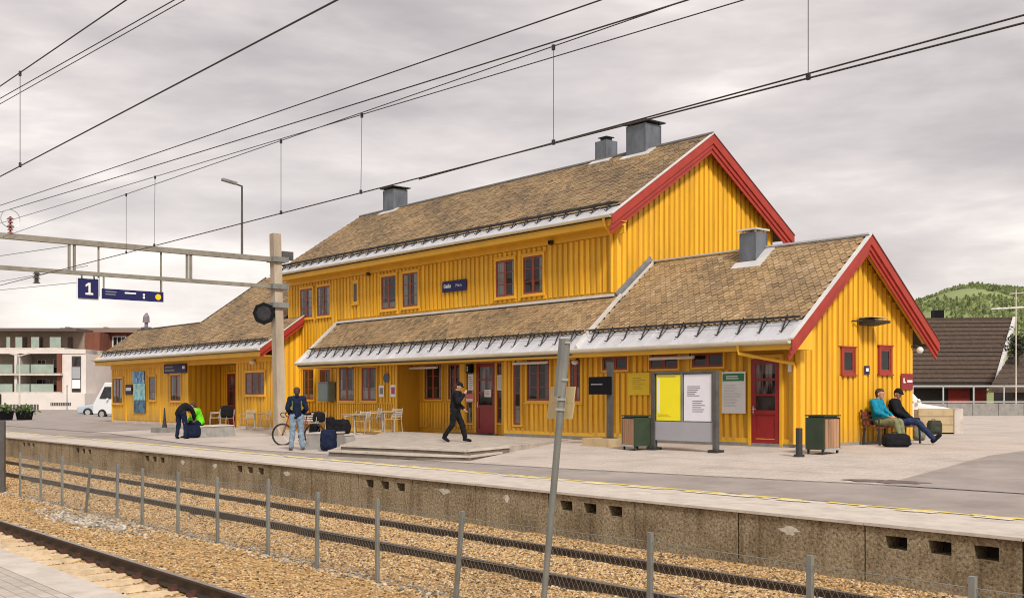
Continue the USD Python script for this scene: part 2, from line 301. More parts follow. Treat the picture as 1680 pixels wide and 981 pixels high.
class Frame:
    """A wall plane: o a point on it, u along it, n out of it; heights are world z."""
    def __init__(s, o, u, n): s.o, s.u, s.n = np.asarray(o, float), np.asarray(u, float), np.asarray(n, float)
    def p(s, u, z, d=0.0): q = s.o + s.u * u + s.n * d; return np.array([q[0], q[1], z])
    def box(s, mb, u0, u1, z0, z1, d0, d1): return mb.obb(s.p((u0 + u1) / 2, (z0 + z1) / 2, (d0 + d1) / 2), s.u * abs(u1 - u0) / 2, np.array([0, 0, abs(z1 - z0) / 2]), s.n * abs(d1 - d0) / 2)
    def hit(s, px, py, d=0.0):
        r = sight(px, py); t = np.dot(s.o + s.n * d - CAM, s.n) / np.dot(r, s.n); q = CAM + t * r; return float(np.dot(q - s.o, s.u)), float(q[2])
    def rect(s, x0, y0, x1, y1, d=0.0):
        u0, u1 = s.hit(x0, (y0 + y1) / 2, d)[0], s.hit(x1, (y0 + y1) / 2, d)[0]; xm = (x0 + x1) / 2
        return u0, u1, s.hit(xm, y1, d)[1], s.hit(xm, y0, d)[1]
def front(y): return Frame((0, y, 0), (1, 0, 0), (0, -1, 0))
def gable(x): return Frame((x, 0, 0), (0, 1, 0), (1, 0, 0))
FF, FM = front(YF), front(YM)

def text(parent, fr, s, u, z, h, m, d, name='lettering', bold=False, center=False):
    t = meshkit.text_mesh(s, h, .003, bold); v = np.array(t.vertices); w = v[:, 0].max()
    if center: u = u - w / 2
    q = fr.o + np.outer(u + v[:, 0], fr.u) + np.outer(d + v[:, 2], fr.n); q[:, 2] = z + v[:, 1]
    mb = MB().add(q, t.faces if np.dot(np.cross(fr.u, [0, 0, 1]), fr.n) > 0 else t.faces[:, ::-1]); return part(parent, name, mb, m)
def lines(parent, fr, u0, u1, z0, z1, n, m, d, fill=.5, seed=0, name='printed_lines'):
    r = random.Random(seed); mb = MB(); st = (z1 - z0) / n
    for i in range(n):
        z = z1 - (i + .5) * st; fr.box(mb, u0, u0 + (u1 - u0) * r.uniform(.55, 1), z - st * fill / 2, z + st * fill / 2, d, d + .002)
    return part(parent, name, mb, m)

def window(parent, fr, r, cols=2, rows=3, case=.07, casing=None, sash=None, glz=None, sill=True, name='window'):
    """A casing standing proud of the boards, sashes with glazing bars set back in it, and one pane of glass for each light."""
    u0, u1, z0, z1 = r; mb = MB(); c = case
    fr.box(mb, u0 - c, u0, z0 - c, z1 + c, 0, .055); fr.box(mb, u1, u1 + c, z0 - c, z1 + c, 0, .055)
    fr.box(mb, u0, u1, z1, z1 + c, 0, .052); fr.box(mb, u0, u1, z0 - c, z0, 0, .052)
    if sill: fr.box(mb, u0 - c - .03, u1 + c + .03, z0 - c - .03, z0 - c, 0, .09); fr.box(mb, u0 - c - .03, u1 + c + .03, z1 + c, z1 + c + .03, 0, .08)
    w = part(parent, name, mb, casing or yellow_plain)
    s = .06; cw = (u1 - u0) / cols; sm = MB()
    for i in range(cols):
        a, b = u0 + i * cw, u0 + (i + 1) * cw
        fr.box(sm, a, a + s, z0, z1, .004, .036); fr.box(sm, b - s, b, z0, z1, .004, .0355)
        fr.box(sm, a + s, b - s, z1 - s, z1, .004, .035); fr.box(sm, a + s, b - s, z0, z0 + s, .004, .035)
        for k in range(1, rows):
            zz = z0 + (z1 - z0) * k / rows; fr.box(sm, a + s, b - s, zz - .012, zz + .012, .006, .03)
    part(w, 'sash', sm, sash or sash_red)
    rw_ = random.Random(round(abs(u0) * 997 + z0 * 31)); im = MB(); fr.box(im, u0, u1, z0, z1, -.01, .002); part(w, 'room', im, interior)
    H_, W_, pick_ = z1 - z0, u1 - u0, rw_.random()
    cm_ = curtain_m if rw_.random() < .65 else curtain_r
    if rows > 1 or glz is pane_curtain:
        full = glz is pane_curtain
        wl_, wr_ = rw_.uniform(.10, .34) * (1.3 if full else .8), rw_.uniform(.08, .30) * (1.3 if full else .8)
        if pick_ < .8: 
            for q0, q1 in ((u0 + s * .5, u0 + W_ * wl_), (u1 - W_ * wr_, u1 - s * .5)): cm = MB(); fr.box(cm, q0, q1, z0 + s, z1 - s, .006, .010 + rw_.uniform(0, .002)); part(w, 'curtain', cm, cm_)
        if pick_ > .55 and rows > 1: hv = rw_.uniform(.14, .4); cm = MB(); fr.box(cm, u0 + s, u1 - s, z0 + s, z0 + H_ * hv, .013, .017); part(w, 'half_curtain', cm, curtain_m)
        elif rw_.random() < .6: cm = MB(); c_ = u0 + W_ * rw_.uniform(.3, .6); fr.box(cm, c_, c_ + W_ * .2, z0 + s, z0 + H_ * rw_.uniform(.2, .36), .006, .011); part(w, 'sill_ornament', cm, conc_light if rw_.random() < .5 else leafy)
    for i in range(cols):
        a, b = u0 + i * cw + s * .8, u0 + (i + 1) * cw - s * .8; pm = MB().add([fr.p(a, z0 + s * .8, .024), fr.p(b, z0 + s * .8, .024), fr.p(b, z1 - s * .8, .024), fr.p(a, z1 - s * .8, .024)], [[0, 1, 2, 3]]); part(w, 'pane', pm, clear_pane)
    return w

def boards(parent, fr, u0, u1, z0, ztop, holes=(), step=.22, w=.115, t=.034, m=None, seed=0):
    """Proud boards nailed over a plank wall, each a piece of its own, cut where the windows and doors are."""
    r = random.Random(seed); n = max(1, round((u1 - u0) / step)); step = (u1 - u0) / n; m = m or yellow
    for i in range(n):
        c = u0 + (i + .5) * step + r.uniform(-.008, .008); a, b = c - w / 2, c + w / 2; lo = z0(c) if callable(z0) else z0; hi = min(ztop(a), ztop(b)) if callable(ztop) else ztop
        spans = [(lo, hi)]
        for h0, h1, g0, g1 in holes:
            if h1 > a and h0 < b:
                spans = [q for s0, s1 in spans for q in ((s0, min(s1, g0)), (max(s0, g1), s1)) if q[1] - q[0] > .04]
        for s0, s1 in spans:
            mb = MB(); fr.box(mb, a, b, s0, s1, 0, t + r.uniform(-.003, .004)); part(parent, 'board', mb, m)
def grow(r, c=.11): return (r[0] - c, r[1] + c, r[2] - c, r[3] + c)

TRIS = 0
def slates(o, s_dir, u0, u1, length, inside, w=.22, e=.15, seed=0, tonebias=0.0):
    """All slates of one slope as (vertices, faces, tone, centre): pointed, lapped, each a little askew. o: a point on the eave line with x = 0, s_dir: unit vector up the slope."""
    r = np.random.default_rng(seed); s_dir = np.asarray(s_dir, float); nrm = np.cross([1.0, 0, 0], s_dir); out = []
    h = e * 2.05
    base = np.array([(0, 0), (.5, .36), (.5, 1.0), (-.5, 1.0), (-.5, .36)])
    for j in range(int(length / e)):
        off = (j % 2) * w / 2
        for i in range(int((u1 - u0) / w) + 1):
            u = u0 + i * w + off; s = j * e
            if not inside(u, s + e * .6): continue
            a = r.normal(0, .02); sc = r.uniform(.93, .985); lift = .024 + r.uniform(0, .018)
            pu, ps = base[:, 0] * w * sc, base[:, 1] * h; cu, su = math.cos(a), math.sin(a)
            uu, ss = u + pu * cu - ps * su, np.minimum(s + pu * su + ps * cu + r.normal(0, .004), length)
            d = .004 + lift * (1 - base[:, 1])
            top = np.outer(uu, [1, 0, 0]) + o + np.outer(ss, s_dir) + np.outer(d + .012, nrm); bot = top - .012 * nrm
            out.append((np.vstack([top, bot]), (u, s), float(np.clip(r.beta(5.0, 5.0) + tonebias + .1 * math.sin(u * 1.3 + s * 2.1), 0, 1))))
    return out
SF = np.array([[0, 1, 2], [0, 2, 3], [0, 3, 4], [0, 5, 6], [0, 6, 1], [1, 6, 7], [1, 7, 2], [4, 9, 5], [4, 5, 0], [3, 8, 9], [3, 9, 4]])
def lay(parent, sl, singles):
    """The slates listed in singles become parts of their own, the rest one part."""
    rest, tone = MB(), []
    for k, (v, c, t) in enumerate(sl):
        if k in singles: part(parent, 'slate', MB().add(v, SF), slate, tone=np.full(10, t))
        else: rest.add(v, SF); tone.append(np.full(10, t))
    if tone: part(parent, 'slate_field', rest, slate, tone=np.concatenate(tone), kind='stuff')

def guards(parent, x0, x1, y, z, step, sdir, h=.44):
    """Snow guards: a rail along the slates' lower edge and black triangular brackets on the metal below it."""
    n = max(1, round((x1 - x0) / step)); s = np.asarray(sdir, float); nr = np.cross([1.0, 0, 0], s); o = np.array([0, y, z])
    mb = MB(); mb.tube([o + [x0, 0, 0] + nr * .12, o + [x1, 0, 0] + nr * .12], .032, 6); mb.tube([o + [x0, 0, 0] + nr * .2 - s * .1, o + [x1, 0, 0] + nr * .2 - s * .1], .014, 5)
    part(parent, 'snow_guard_rail', mb, dark_iron)
    for i in range(n):
        x = x0 + (i + .5) * (x1 - x0) / n; b = MB(); p = o + [x, 0, 0]
        a1, a2, a3 = p + nr * .19, p - s * h + nr * .02, p - s * .02 + nr * .02
        b.bar(a1, a2, .03, .026, (1, 0, 0)); b.bar(a2, p - s * (h + .06) + nr * .09, .022, .02, (1, 0, 0)); b.bar(a1 - s * .16 + nr * .04, a3, .02, .02, (1, 0, 0)); b.bar(a2, a3, .03, .01, (1, 0, 0))
        part(parent, 'snow_guard_bracket', b, dark_iron)

# ================================================================ SETTING: terrain, track bed, platforms
def grid(xs, ys, zf):
    X, Y = np.meshgrid(xs, ys, indexing='ij'); Z = zf(X, Y); n, k = X.shape
    v = np.c_[X.ravel(), Y.ravel(), Z.ravel()]; i = np.arange(n * k).reshape(n, k)
    f = np.stack([i[:-1, :-1].ravel(), i[1:, :-1].ravel(), i[1:, 1:].ravel(), i[:-1, 1:].ravel()], 1)
    return MB().add(v, f)
RT = -.727                                                       # rail head
def bed(x, y):
    z = np.interp(y, [2.6, 4.0, 5.5, 5.75, 6.4, 7.4, 8.2, 8.9, 9.35, 10.3, 11.3, 12.05], [-.97, -.955, -.95, -.895, -.90, -.965, -.985, -.94, -.862, -.85, -.845, -.735])
    p = np.stack([np.asarray(x) * 1.3, np.asarray(y) * 1.3, np.zeros_like(y)], -1)
    return z + .05 * (meshkit.fbm(p, 4, 3) - .5) + .018 * (meshkit.noise(p * 9, 5) - .5)
terrain_mat = mat('far_ground', (.10, .13, .05), .95, .4, .02)
g = grid(np.array([-3000, -1200, -500, -260, -120, -60, 0, 60, 120, 500, 1500, 3000.]), np.array([-2000, -600, -200, -60, -6, 2, 200, 500, 1000, 2000, 4000.]), lambda x, y: -2.2 + 0 * x)
single('ground', g, terrain_mat, 'far green ground reaching the horizon', 'ground', kind='structure')
ballast_mat = usdkit.material(stage, '/World/Looks/ballast', {
    'g': ('geometry', {}), 'v': ('voronoi_texture', {'scale': 17.0, 'randomness': 1.0}), 'v2': ('voronoi_texture', {'scale': 17.0, 'feature': 'distance_to_edge'}),
    'sc': ('separate_color', {}), 'rp': ('rgb_ramp', {'ramp': [(0.0, (.20, .12, .055)), (.25, (.40, .25, .11)), (.6, (.54, .345, .15)), (.85, (.59, .41, .20)), (1, (.63, .51, .34))]}),
    'n': ('noise_texture', {'scale': .9, 'detail': 7.0, 'roughness': .65}), 'r2': ('rgb_ramp', {'ramp': [(.3, (.82, .8, .77)), (.6, (1.12, 1.08, 1.02))]}),
    'mx': ('mix_color', {'blend_type': 'multiply', 'fac': 1.0}), 'er': ('map_range', {'from_min': 0.0, 'from_max': .16, 'to_min': .5, 'to_max': 1.0, 'clamp': True}),
    'mx2': ('mix_color', {'blend_type': 'multiply', 'fac': .85}), 'b': ('bump', {'strength': 1.0, 'distance': .04}), 'p': ('principled_bsdf', {'roughness': .95, 'specular_ior_level': .2})},
    [('g.position', 'v.vector'), ('g.position', 'v2.vector'), ('g.position', 'n.vector'), ('v.color', 'sc.color'), ('sc.r', 'rp.fac'), ('n.fac', 'r2.fac'), ('rp.color', 'mx.a'), ('r2.color', 'mx.b'),
     ('v2.distance', 'er.value'), ('mx.result', 'mx2.a'), ('er.result', 'mx2.b'), ('mx2.result', 'p.base_color'), ('v2.distance', 'b.height'), ('b.normal', 'p.normal')], surface='p.BSDF')
xs = np.r_[np.linspace(-230, -62, 60)[:-1], np.linspace(-62, -36, 100)[:-1], np.linspace(-36, 4, 420), np.linspace(5, 30, 12)]
single('track_bed', grid(xs, np.linspace(2.6, 12.08, 150), bed), ballast_mat, 'tan gravel bed carrying the two tracks', 'gravel', kind='structure')

stone_mat = usdkit.material(stage, '/World/Looks/stone', {
    'o': ('object_info', {}), 'rp': ('rgb_ramp', {'ramp': [(0, (.06, .042, .028)), (.14, (.17, .105, .055)), (.35, (.43, .27, .12)), (.7, (.56, .365, .165)), (.92, (.61, .45, .26)), (1, (.66, .56, .42))]}),
    'p': ('principled_bsdf', {'roughness': .92, 'specular_ior_level': .25})}, [('o.random', 'rp.fac'), ('rp.color', 'p.base_color')], surface='p.BSDF')
grey_stone_mat = usdkit.material(stage, '/World/Looks/pale_stone', {
    'o': ('object_info', {}), 'rp': ('rgb_ramp', {'ramp': [(0, (.12, .105, .085)), (.4, (.31, .26, .20)), (.8, (.44, .38, .30)), (1, (.58, .54, .48))]}),
    'p': ('principled_bsdf', {'roughness': .92, 'specular_ior_level': .25})}, [('o.random', 'rp.fac'), ('rp.color', 'p.base_color')], surface='p.BSDF')
def scatter(name, label, cat, pts, sizes, m, nproto=5, seed=1):
    path = fresh('/World', name); pi = UsdGeom.PointInstancer.Define(stage, path); r = np.random.default_rng(seed); paths = []
    for k in range(nproto):
        b = trimesh.creation.icosphere(1); v = b.vertices * (1 + r.uniform(-.33, .33, (len(b.vertices), 1))) * np.array([1, r.uniform(.7, .95), r.uniform(.5, .75)])
        c = trimesh.convex.convex_hull(v); paths.append(Sdf.Path(f'{path}/stone_{k:03d}' if k else f'{path}/stone')); usdkit.mesh(stage, str(paths[-1]), c, m)
    n = len(pts); pi.CreatePrototypesRel().SetTargets(paths)
    pi.CreateProtoIndicesAttr(Vt.IntArray.FromNumpy(r.integers(0, nproto, n).astype(np.int32)))
    pi.CreatePositionsAttr(Vt.Vec3fArray.FromNumpy(pts.astype(np.float32))); pi.CreateScalesAttr(Vt.Vec3fArray.FromNumpy(np.repeat(sizes[:, None], 3, 1).astype(np.float32)))
    a = r.uniform(0, 2 * np.pi, n); t = r.uniform(-.5, .5, n); q = np.c_[np.cos(a / 2), np.sin(t) * .3, np.cos(t) * 0 + .1 * np.sin(t), np.sin(a / 2)]; q /= np.linalg.norm(q, axis=1)[:, None]
    pi.CreateOrientationsAttr(Vt.QuathArray([Gf.Quath(*map(float, w)) for w in q])); keys(pi.GetPrim(), label, cat, kind='stuff')
r = np.random.default_rng(11)
N = 190000
X = -44 + 46 * r.beta(1.75, 1.0, N); Y = r.uniform(2.9, 12.0, N)
keep = np.ones(N, bool)
u = (X * RGT[0] + Y * RGT[1]) / (X * FWD[0] + Y * FWD[1]); keep &= (np.abs(u) < .56)
clean = meshkit.fbm(np.stack([X * .45, Y * .8, 0 * X], -1), 3, 9)
keep &= ~((Y > 6.1) & (Y < 8.0) & (r.uniform(0, 1, N) < np.clip((clean - .36) * 6, 0, .7)))          # sandy stretches between the tracks
for ry in (4.18, 5.68, 9.45, 11.2): keep &= np.abs(Y - ry) > .085
keep &= ~((Y < 5.62) & (np.abs((X + 26 + .3) % .6 - .3) < .14))
X, Y = X[keep], Y[keep]; S = r.uniform(.011, .024, len(X)) * np.where((Y > 6.1) & (Y < 8.0), .8, 1)
scatter('ballast_stones', 'loose tan ballast stones between and beside the rails', 'gravel', np.c_[X, Y, bed(X, Y) + S * .2], S, stone_mat)
# a pale heap of stones by the fence
c1 = gp(140, 852); c1 = on(140, 855, 2, -.97); n = 900
X = c1[0] + r.normal(0, 1.1, n); Y = c1[1] + r.normal(0, .22, n) ; S = r.uniform(.022, .045, n)
scatter('pale_stones', 'pale grey patch of stones beside the fence line', 'gravel', np.c_[X, Y, bed(X, Y) + S * .4], S, grey_stone_mat, seed=4)
n = 1200
X = r.uniform(-32, -4, n); Y = 8.2 + r.normal(0, .13, n); S = r.uniform(.014, .032, n)
scatter('fence_foot_stones', 'grey stones strewn along the foot of the wire fence', 'gravel', np.c_[X, Y, bed(X, Y) + S * .35], S, grey_stone_mat, seed=6)

# ---- station platform
plat = thing('platform', 'long concrete station platform in front of the yellow station', 'platform', (-20, YE, 0), kind='structure')
def gz(x, y): return ground(x, y)
pxs = np.r_[np.linspace(-230, -70, 20)[:-1], np.linspace(-70, 6, 96), np.linspace(8, 160, 14)]
pys = np.r_[np.linspace(13.9, 24, 24)[:-1], np.linspace(24, 90, 20)]
part(plat, 'paved_surface', grid(pxs, pys, gz), paving)
L = 1.96
holes_lbl = 0
for k in range(-36, 6):
    x1 = -5.67 + k * L; x0 = x1 - L; a, b = x0 + .012, x1 - .012; mb = MB(); yf = YE + .04; kk = (k % 3 == 0)
    if kk:
        hs = [x0 + .28 + i * .56 for i in range(3)]; z0, z1 = -.30, -.14
        mb.box(a, b, yf, yf + .34, -1.15, z0); mb.box(a, b, yf, yf + .34, z1, -.04)
        edges = [a] + [q for h in hs for q in (h, h + .29)] + [b]
        for i in range(0, len(edges), 2): mb.box(edges[i], edges[i + 1], yf, yf + .34, z0, z1)
    else: mb.box(a, b, yf, yf + .34, -1.15, -.04)
    part(plat, 'wall_panel', mb, conc, label='panel with three drainage openings' if kk else None)
    if not kk and -30 < x1 < -6 and (k * 7) % 5 != 1:                                  # a spalled, whitish patch of laitance standing on the face
        rr = random.Random(k); cx, w = (x0 + x1) / 2 + rr.uniform(-.2, .2), rr.uniform(.10, .2)
        ang = np.linspace(0, 2 * np.pi, 19)[:-1]; tri = 1 / np.maximum(np.abs(np.sin(ang)), .55); rad = np.array([rr.uniform(.65, 1.1) for _ in ang]); pts = [(cx + w * float(rd * math.cos(t)) * (1.0 if math.sin(t) > -.2 else .6), -.215 + .065 * float(rd * math.sin(t))) for t, rd in zip(ang, rad)]
        part(plat, 'lime_patch', MB().prism(pts, 1, yf - .004, yf + .01), mat('lime', (.56, .51, .44), .9, .3, 12, .4, 40))
    cm = MB(); rr = random.Random(k + 99); dz = rr.uniform(-.003, .003)
    cm.box(x0 + .005, x1 - .005, YE, 13.9, -.038, dz); part(plat, 'coping_slab', cm, conc_light)
part(plat, 'wall_backing', MB().box(-230, 14, YE + .4, 13.88, -1.2, -.045), roof_under)
seam_px = [(30, 700.5), (178, 711), (303, 728), (425, 739), (620, 751), (900, 768), (1150, 781), (1440, 795.5)]
seam = [gp(*q) for q in seam_px]; seam = [np.array([-120, seam[0][1] + 3, 0])] + seam + [np.array([-8, seam[-1][1] + .1, 0]), np.array([20, seam[-1][1] + .2, 0])]
SX, SY = np.array([q[0] for q in seam]), np.array([q[1] for q in seam])
o = np.argsort(SX); SX, SY = SX[o], SY[o]
xx = np.linspace(-118, 20, 170); sy = np.interp(xx, SX, SY)
def strip(xx, ya, yb, dz, n=6):
    v, f = [], []
    for i, x in enumerate(xx):
        for t in np.linspace(0, 1, n): y = ya[i] + (yb[i] - ya[i]) * t; v.append((x, y, float(gz(x, y)) + dz))
    for i in range(len(xx) - 1):
        for j in range(n - 1): a = i * n + j; f.append([a, a + n, a + n + 1, a + 1])
    return MB().add(v, f)
part(plat, 'asphalt_strip', strip(xx, np.full_like(xx, 13.9), sy, .005), asphalt)
part(plat, 'seam_drain', strip(xx, sy - .035, sy + .03, .0135, 2), dark_iron)
rr = random.Random(5)
def edge_line(y0, w, gaps, jit):
    mb = MB(); x = -70.0
    while x < 2:
        l = rr.uniform(.12, .5); a0, a1, b0, b1 = [rr.uniform(-jit, jit) for _ in range(4)]
        if rr.random() > gaps: mb.add([(x, y0 + a0, .009), (x + l, y0 + a1, .009), (x + l, y0 + w + b1, .009), (x, y0 + w + b0, .009)], [[0, 1, 2, 3]])
        x += l + rr.choice([0.0, 0.0, .004, .02])
    return mb
part(plat, 'yellow_line', edge_line(13.74, .12, .07, .018), mat('worn_yellow', (.78, .60, .10), .85, .2, 8, .2, 60, dirt=((.60, .54, .42), 7, .95)))
part(plat, 'cream_line', edge_line(13.55, .17, .16, .03), mat('worn_cream', (.72, .64, .44), .85, .2, 8, .2, 60, dirt=((.56, .50, .43), 6, 1.0)))
A = [gp(1445, 795), gp(1560, 768), gp(1680, 739)]
dirv = A[2] - A[0]; B = A[0] + dirv * 1.35
rng = np.linspace(0, 1.3, 30); v = []; f = []
for i, t in enumerate(rng):
    q = A[0] + dirv * t
    for j, e in enumerate(np.linspace(0, 1, 8)): x = q[0] + .02 + e * 40; v.append((x, q[1], float(gz(x, q[1])) + .004))
for i in range(len(rng) - 1):
    for j in range(7): a = i * 8 + j; f.append([a, a + 1, a + 9, a + 8])
part(plat, 'asphalt_yard', MB().add(v, f), asphalt)
sq_x, sq_y = np.linspace(-228, -47, 60), np.linspace(15.9, 88, 40)
part(plat, 'asphalt_square', grid(sq_x, sq_y, lambda x, y: gz(x, y) + .0095), asphalt)
# lighter concrete paving slabs before the annex: broad bands with joints
sl = MB(); 
for (p0, p1) in (((905, 741), (1420, 768)), ((905, 752), (1400, 779))):
    a, b = gp(*p0), gp(*p1); n = 14
    for i in range(n):
        q0, q1 = a + (b - a) * i / n, a + (b - a) * (i + 1) / n; w = .012
        sl.add([(q0[0], q0[1], gz(*q0[:2]) + .005), (q1[0], q1[1], gz(*q1[:2]) + .005), (q1[0], q1[1] + w, gz(*q1[:2]) + .005), (q0[0], q0[1] + w, gz(*q0[:2]) + .005)], [[0, 1, 2, 3]])
part(plat, 'paving_joint', sl, mat('joint', (.2, .18, .16), .95))
sp = gp(1500, 793)
pm = MB(); rr = np.random.default_rng(3); t = np.linspace(0, 2 * np.pi, 26)[:-1]; rad = 1 + .3 * rr.uniform(-1, 1, 25)
px_, py_ = sp[0] - .5 + .62 * rad * np.cos(t) + 0.25 * np.sin(t), sp[1] - .0 + .26 * rad * np.sin(t)
pm.add(np.c_[np.r_[px_, sp[0] - .5], np.r_[py_, sp[1]], [gz(a, b) + .0105 for a, b in zip(np.r_[px_, sp[0] - .5], np.r_[py_, sp[1]])]], [[25, i, (i + 1) % 25] for i in range(25)])
part(plat, 'patched_asphalt', pm, mat('patch', (.16, .115, .105), .95, .3, 4, .4, 60))

# ---- entrance steps
ZT = .30
st = thing('entrance_steps', 'two low worn concrete steps and landing before the red entrance door', 'steps', (-24, 17, 0.1), kind='structure')
P = lambda px, py, z: on(px, py, 2, z)[:2]
top = [P(560, 729.5, ZT), P(680, 734, ZT), P(764, 738, ZT), P(835, 731.5, ZT), (-23.6, 22.03), (-33.5, 22.03)]
low = [P(540, 739, .16), P(660, 745, .16), P(771, 748.5, .16), P(850, 738, .16), (-22.9, 22.03), (-34.2, 22.03)]
top = [(float(a), float(b)) for a, b in top]; low = [(float(a), float(b)) for a, b in low]
step_mat = mat('step_concrete', (.43, .375, .32), .9, .2, 2.2, .4, 50, dirt=((.17, .14, .11), 3.5, .75))
part(st, 'step', MB().prism(low, 2, -.1, .175), step_mat)
part(st, 'landing', MB().prism(top, 2, .1, ZT), step_mat)
nose = MB()
for a, b in zip(top[:3], top[1:4]): nose.bar((*a, ZT - .02), (*b, ZT - .02), .09, .052)
part(st, 'step_nosing', nose, conc_light)
nose = MB()
for a, b in zip(low[:3], low[1:4]): nose.bar((*a, .155), (*b, .155), .09, .052)
part(st, 'step_nosing', nose, conc_light)
riser_shade_mat = mat('step_riser_shade', (.20, .165, .125), .95, .3, 4, .4, 50, dirt=((.09, .075, .06), 4, .8))  # dark colour of added strips that paint shade below the nosings
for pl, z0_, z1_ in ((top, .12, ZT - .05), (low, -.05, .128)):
    for a, b in zip(pl[:3], pl[1:4]): rb = MB(); rb.bar((a[0], a[1], (z0_ + z1_) / 2), (b[0], b[1], (z0_ + z1_) / 2), .03, z1_ - z0_); part(st, 'riser', rb, riser_shade_mat)
part(st, 'door_mat', MB().box(-30.2, -28.4, 22.0, 22.9, ZT, ZT + .012), mat('mat_grey', (.16, .165, .19), .95, .2, 20))

# ---- opposite platform at the photographer's feet
op = thing('platform', 'pale paved edge of the near platform in the bottom corner', 'platform', (-10, 3, 0), kind='structure')
pave_brick = usdkit.material(stage, '/World/Looks/brick_paving', {
    'g': ('geometry', {}), 'br': ('brick_texture', {'scale': 1.0, 'brick_width': .21, 'row_height': .105, 'mortar_size': .006, 'mortar_smooth': .3, 'color1': (.50, .455, .41), 'color2': (.42, .375, .335), 'mortar': (.30, .26, .22)}),
    'n': ('noise_texture', {'scale': 3.0, 'detail': 6.0}), 'r': ('rgb_ramp', {'ramp': [(.3, (.82, .8, .78)), (.7, (1.08, 1.06, 1.04))]}), 'mx': ('mix_color', {'blend_type': 'multiply', 'fac': 1.0}),
    'b': ('bump', {'strength': .4, 'distance': .006}), 'p': ('principled_bsdf', {'roughness': .9})},
    [('g.position', 'br.vector'), ('g.position', 'n.vector'), ('n.fac', 'r.fac'), ('br.color', 'mx.a'), ('r.color', 'mx.b'), ('mx.result', 'p.base_color'), ('br.fac', 'b.height'), ('b.normal', 'p.normal')], surface='p.BSDF')
YO = 3.16
part(op, 'paving', grid(np.linspace(-60, 6, 12), np.array([-4, 0, YO - .35]), lambda x, y: 0 * x), pave_brick)
for k in range(26):
    x0 = -46 + k * 2.0; part(op, 'coping_slab', MB().box(x0 + .004, x0 + 1.996, YO - .345, YO, -.16, .003), conc_light)
part(op, 'wall', MB().box(-60, 6, YO - .34, YO - .06, -1.2, -.162), conc)

# ---- tracks
def track(yn, yf_, label, sleepers):
    t = thing('railway_track', label, 'railway track', (-20, (yn + yf_) / 2, RT))
    for y in (yn, yf_):
        prof = [(-.036, 0), (-.036, -.03), (-.01, -.045), (-.009, -.135), (-.068, -.15), (-.068, -.168), (.068, -.168), (.068, -.15), (.009, -.135), (.01, -.045), (.036, -.03), (.036, 0)]
        mb = MB().prism([(y + a, RT + b) for a, b in prof], 0, -120, 12); rl = part(t, 'rail', mb, rail_mat)
        part(rl, 'running_surface', MB().prism([(y - .033, RT), (y + .033, RT), (y + .028, RT + .003), (y - .028, RT + .003)], 0, -120, 12), rail_top)
    x, i = sleepers[0], 0; rr = random.Random(int(yn * 10))
    while x < sleepers[1]:
        ym = (yn + yf_) / 2; mb = MB(); z = RT - .172 - sleepers[2]; jx = rr.uniform(-.02, .02)
        mb.prism([(x - .13 + jx, z - .15), (x + .13 + jx, z - .15), (x + .10 + jx, z), (x - .10 + jx, z)], 1, ym - 1.3, ym + 1.3); sp_ = part(t, 'sleeper', mb, sleeper_mat)
        for y in (yn, yf_):
            for s in (-1, 1) if sleepers[2] == 0 else ():
                cl = MB(); cl.box(x + jx - .05, x + jx + .05, y + s * .06, y + s * .15, z - .01, z + .045); cl.box(x + jx - .018, x + jx + .018, y + s * .05, y + s * .12, z + .04, z + .075); part(sp_, 'rail_clip', cl, rust)
        x += .60; i += 1
    return t
track(4.18, 5.68, 'near track, its far rail running diagonally across the bottom left', (-26, -3, .0))
track(9.46, 11.16, 'second track close under the station platform wall', (-30, -4, .035))

# ================================================================ STATION BUILDING
XMR, XML, XC = -22.77, -42.70, -15.71
stn = thing('station_building', 'large yellow timber station with two storeys, slate roofs and red bargeboards', 'station building', (-30, YM, .25))
def mroof(y): return 9.73 - .665 * abs(y - 26.82)                # top of the main roof
def aroof(y): return 5.56 - (.83 if y < 24.4 else .79) * abs(y - 24.4)
def lroof(y): return 4.50 - .91 * (23.0 - y)
# walls
w_main = part(stn, 'wall', MB().prism([(YM, .0), (30.4, .0), (30.4, mroof(30.4) - .16), (26.82, mroof(26.82) - .16), (YM, mroof(YM) - .16)], 0, XML, XMR), yellow_wall_shaded)
w_ann = part(stn, 'wall', MB().prism([(YF, .0), (27.0, .0), (27.0, aroof(27.0) - .13), (24.4, aroof(24.4) - .13), (YF, aroof(YF) - .13)], 0, XMR + .001, XC), yellow_wall_shaded)
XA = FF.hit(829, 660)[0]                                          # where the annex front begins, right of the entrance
w_ann2 = part(stn, 'wall', MB().prism([(YF, .0), (YM - .002, .0), (YM - .002, lroof(YM) - .13), (YF, lroof(YF) - .13)], 0, XA, XMR), yellow_wall_shaded)
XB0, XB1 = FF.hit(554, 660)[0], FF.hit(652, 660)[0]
w_bay = part(stn, 'wall', MB().prism([(YF, .0), (YM - .002, .0), (YM - .002, lroof(YM) - .13), (YF, lroof(YF) - .13)], 0, XB0, XB1), yellow_wall_shaded)

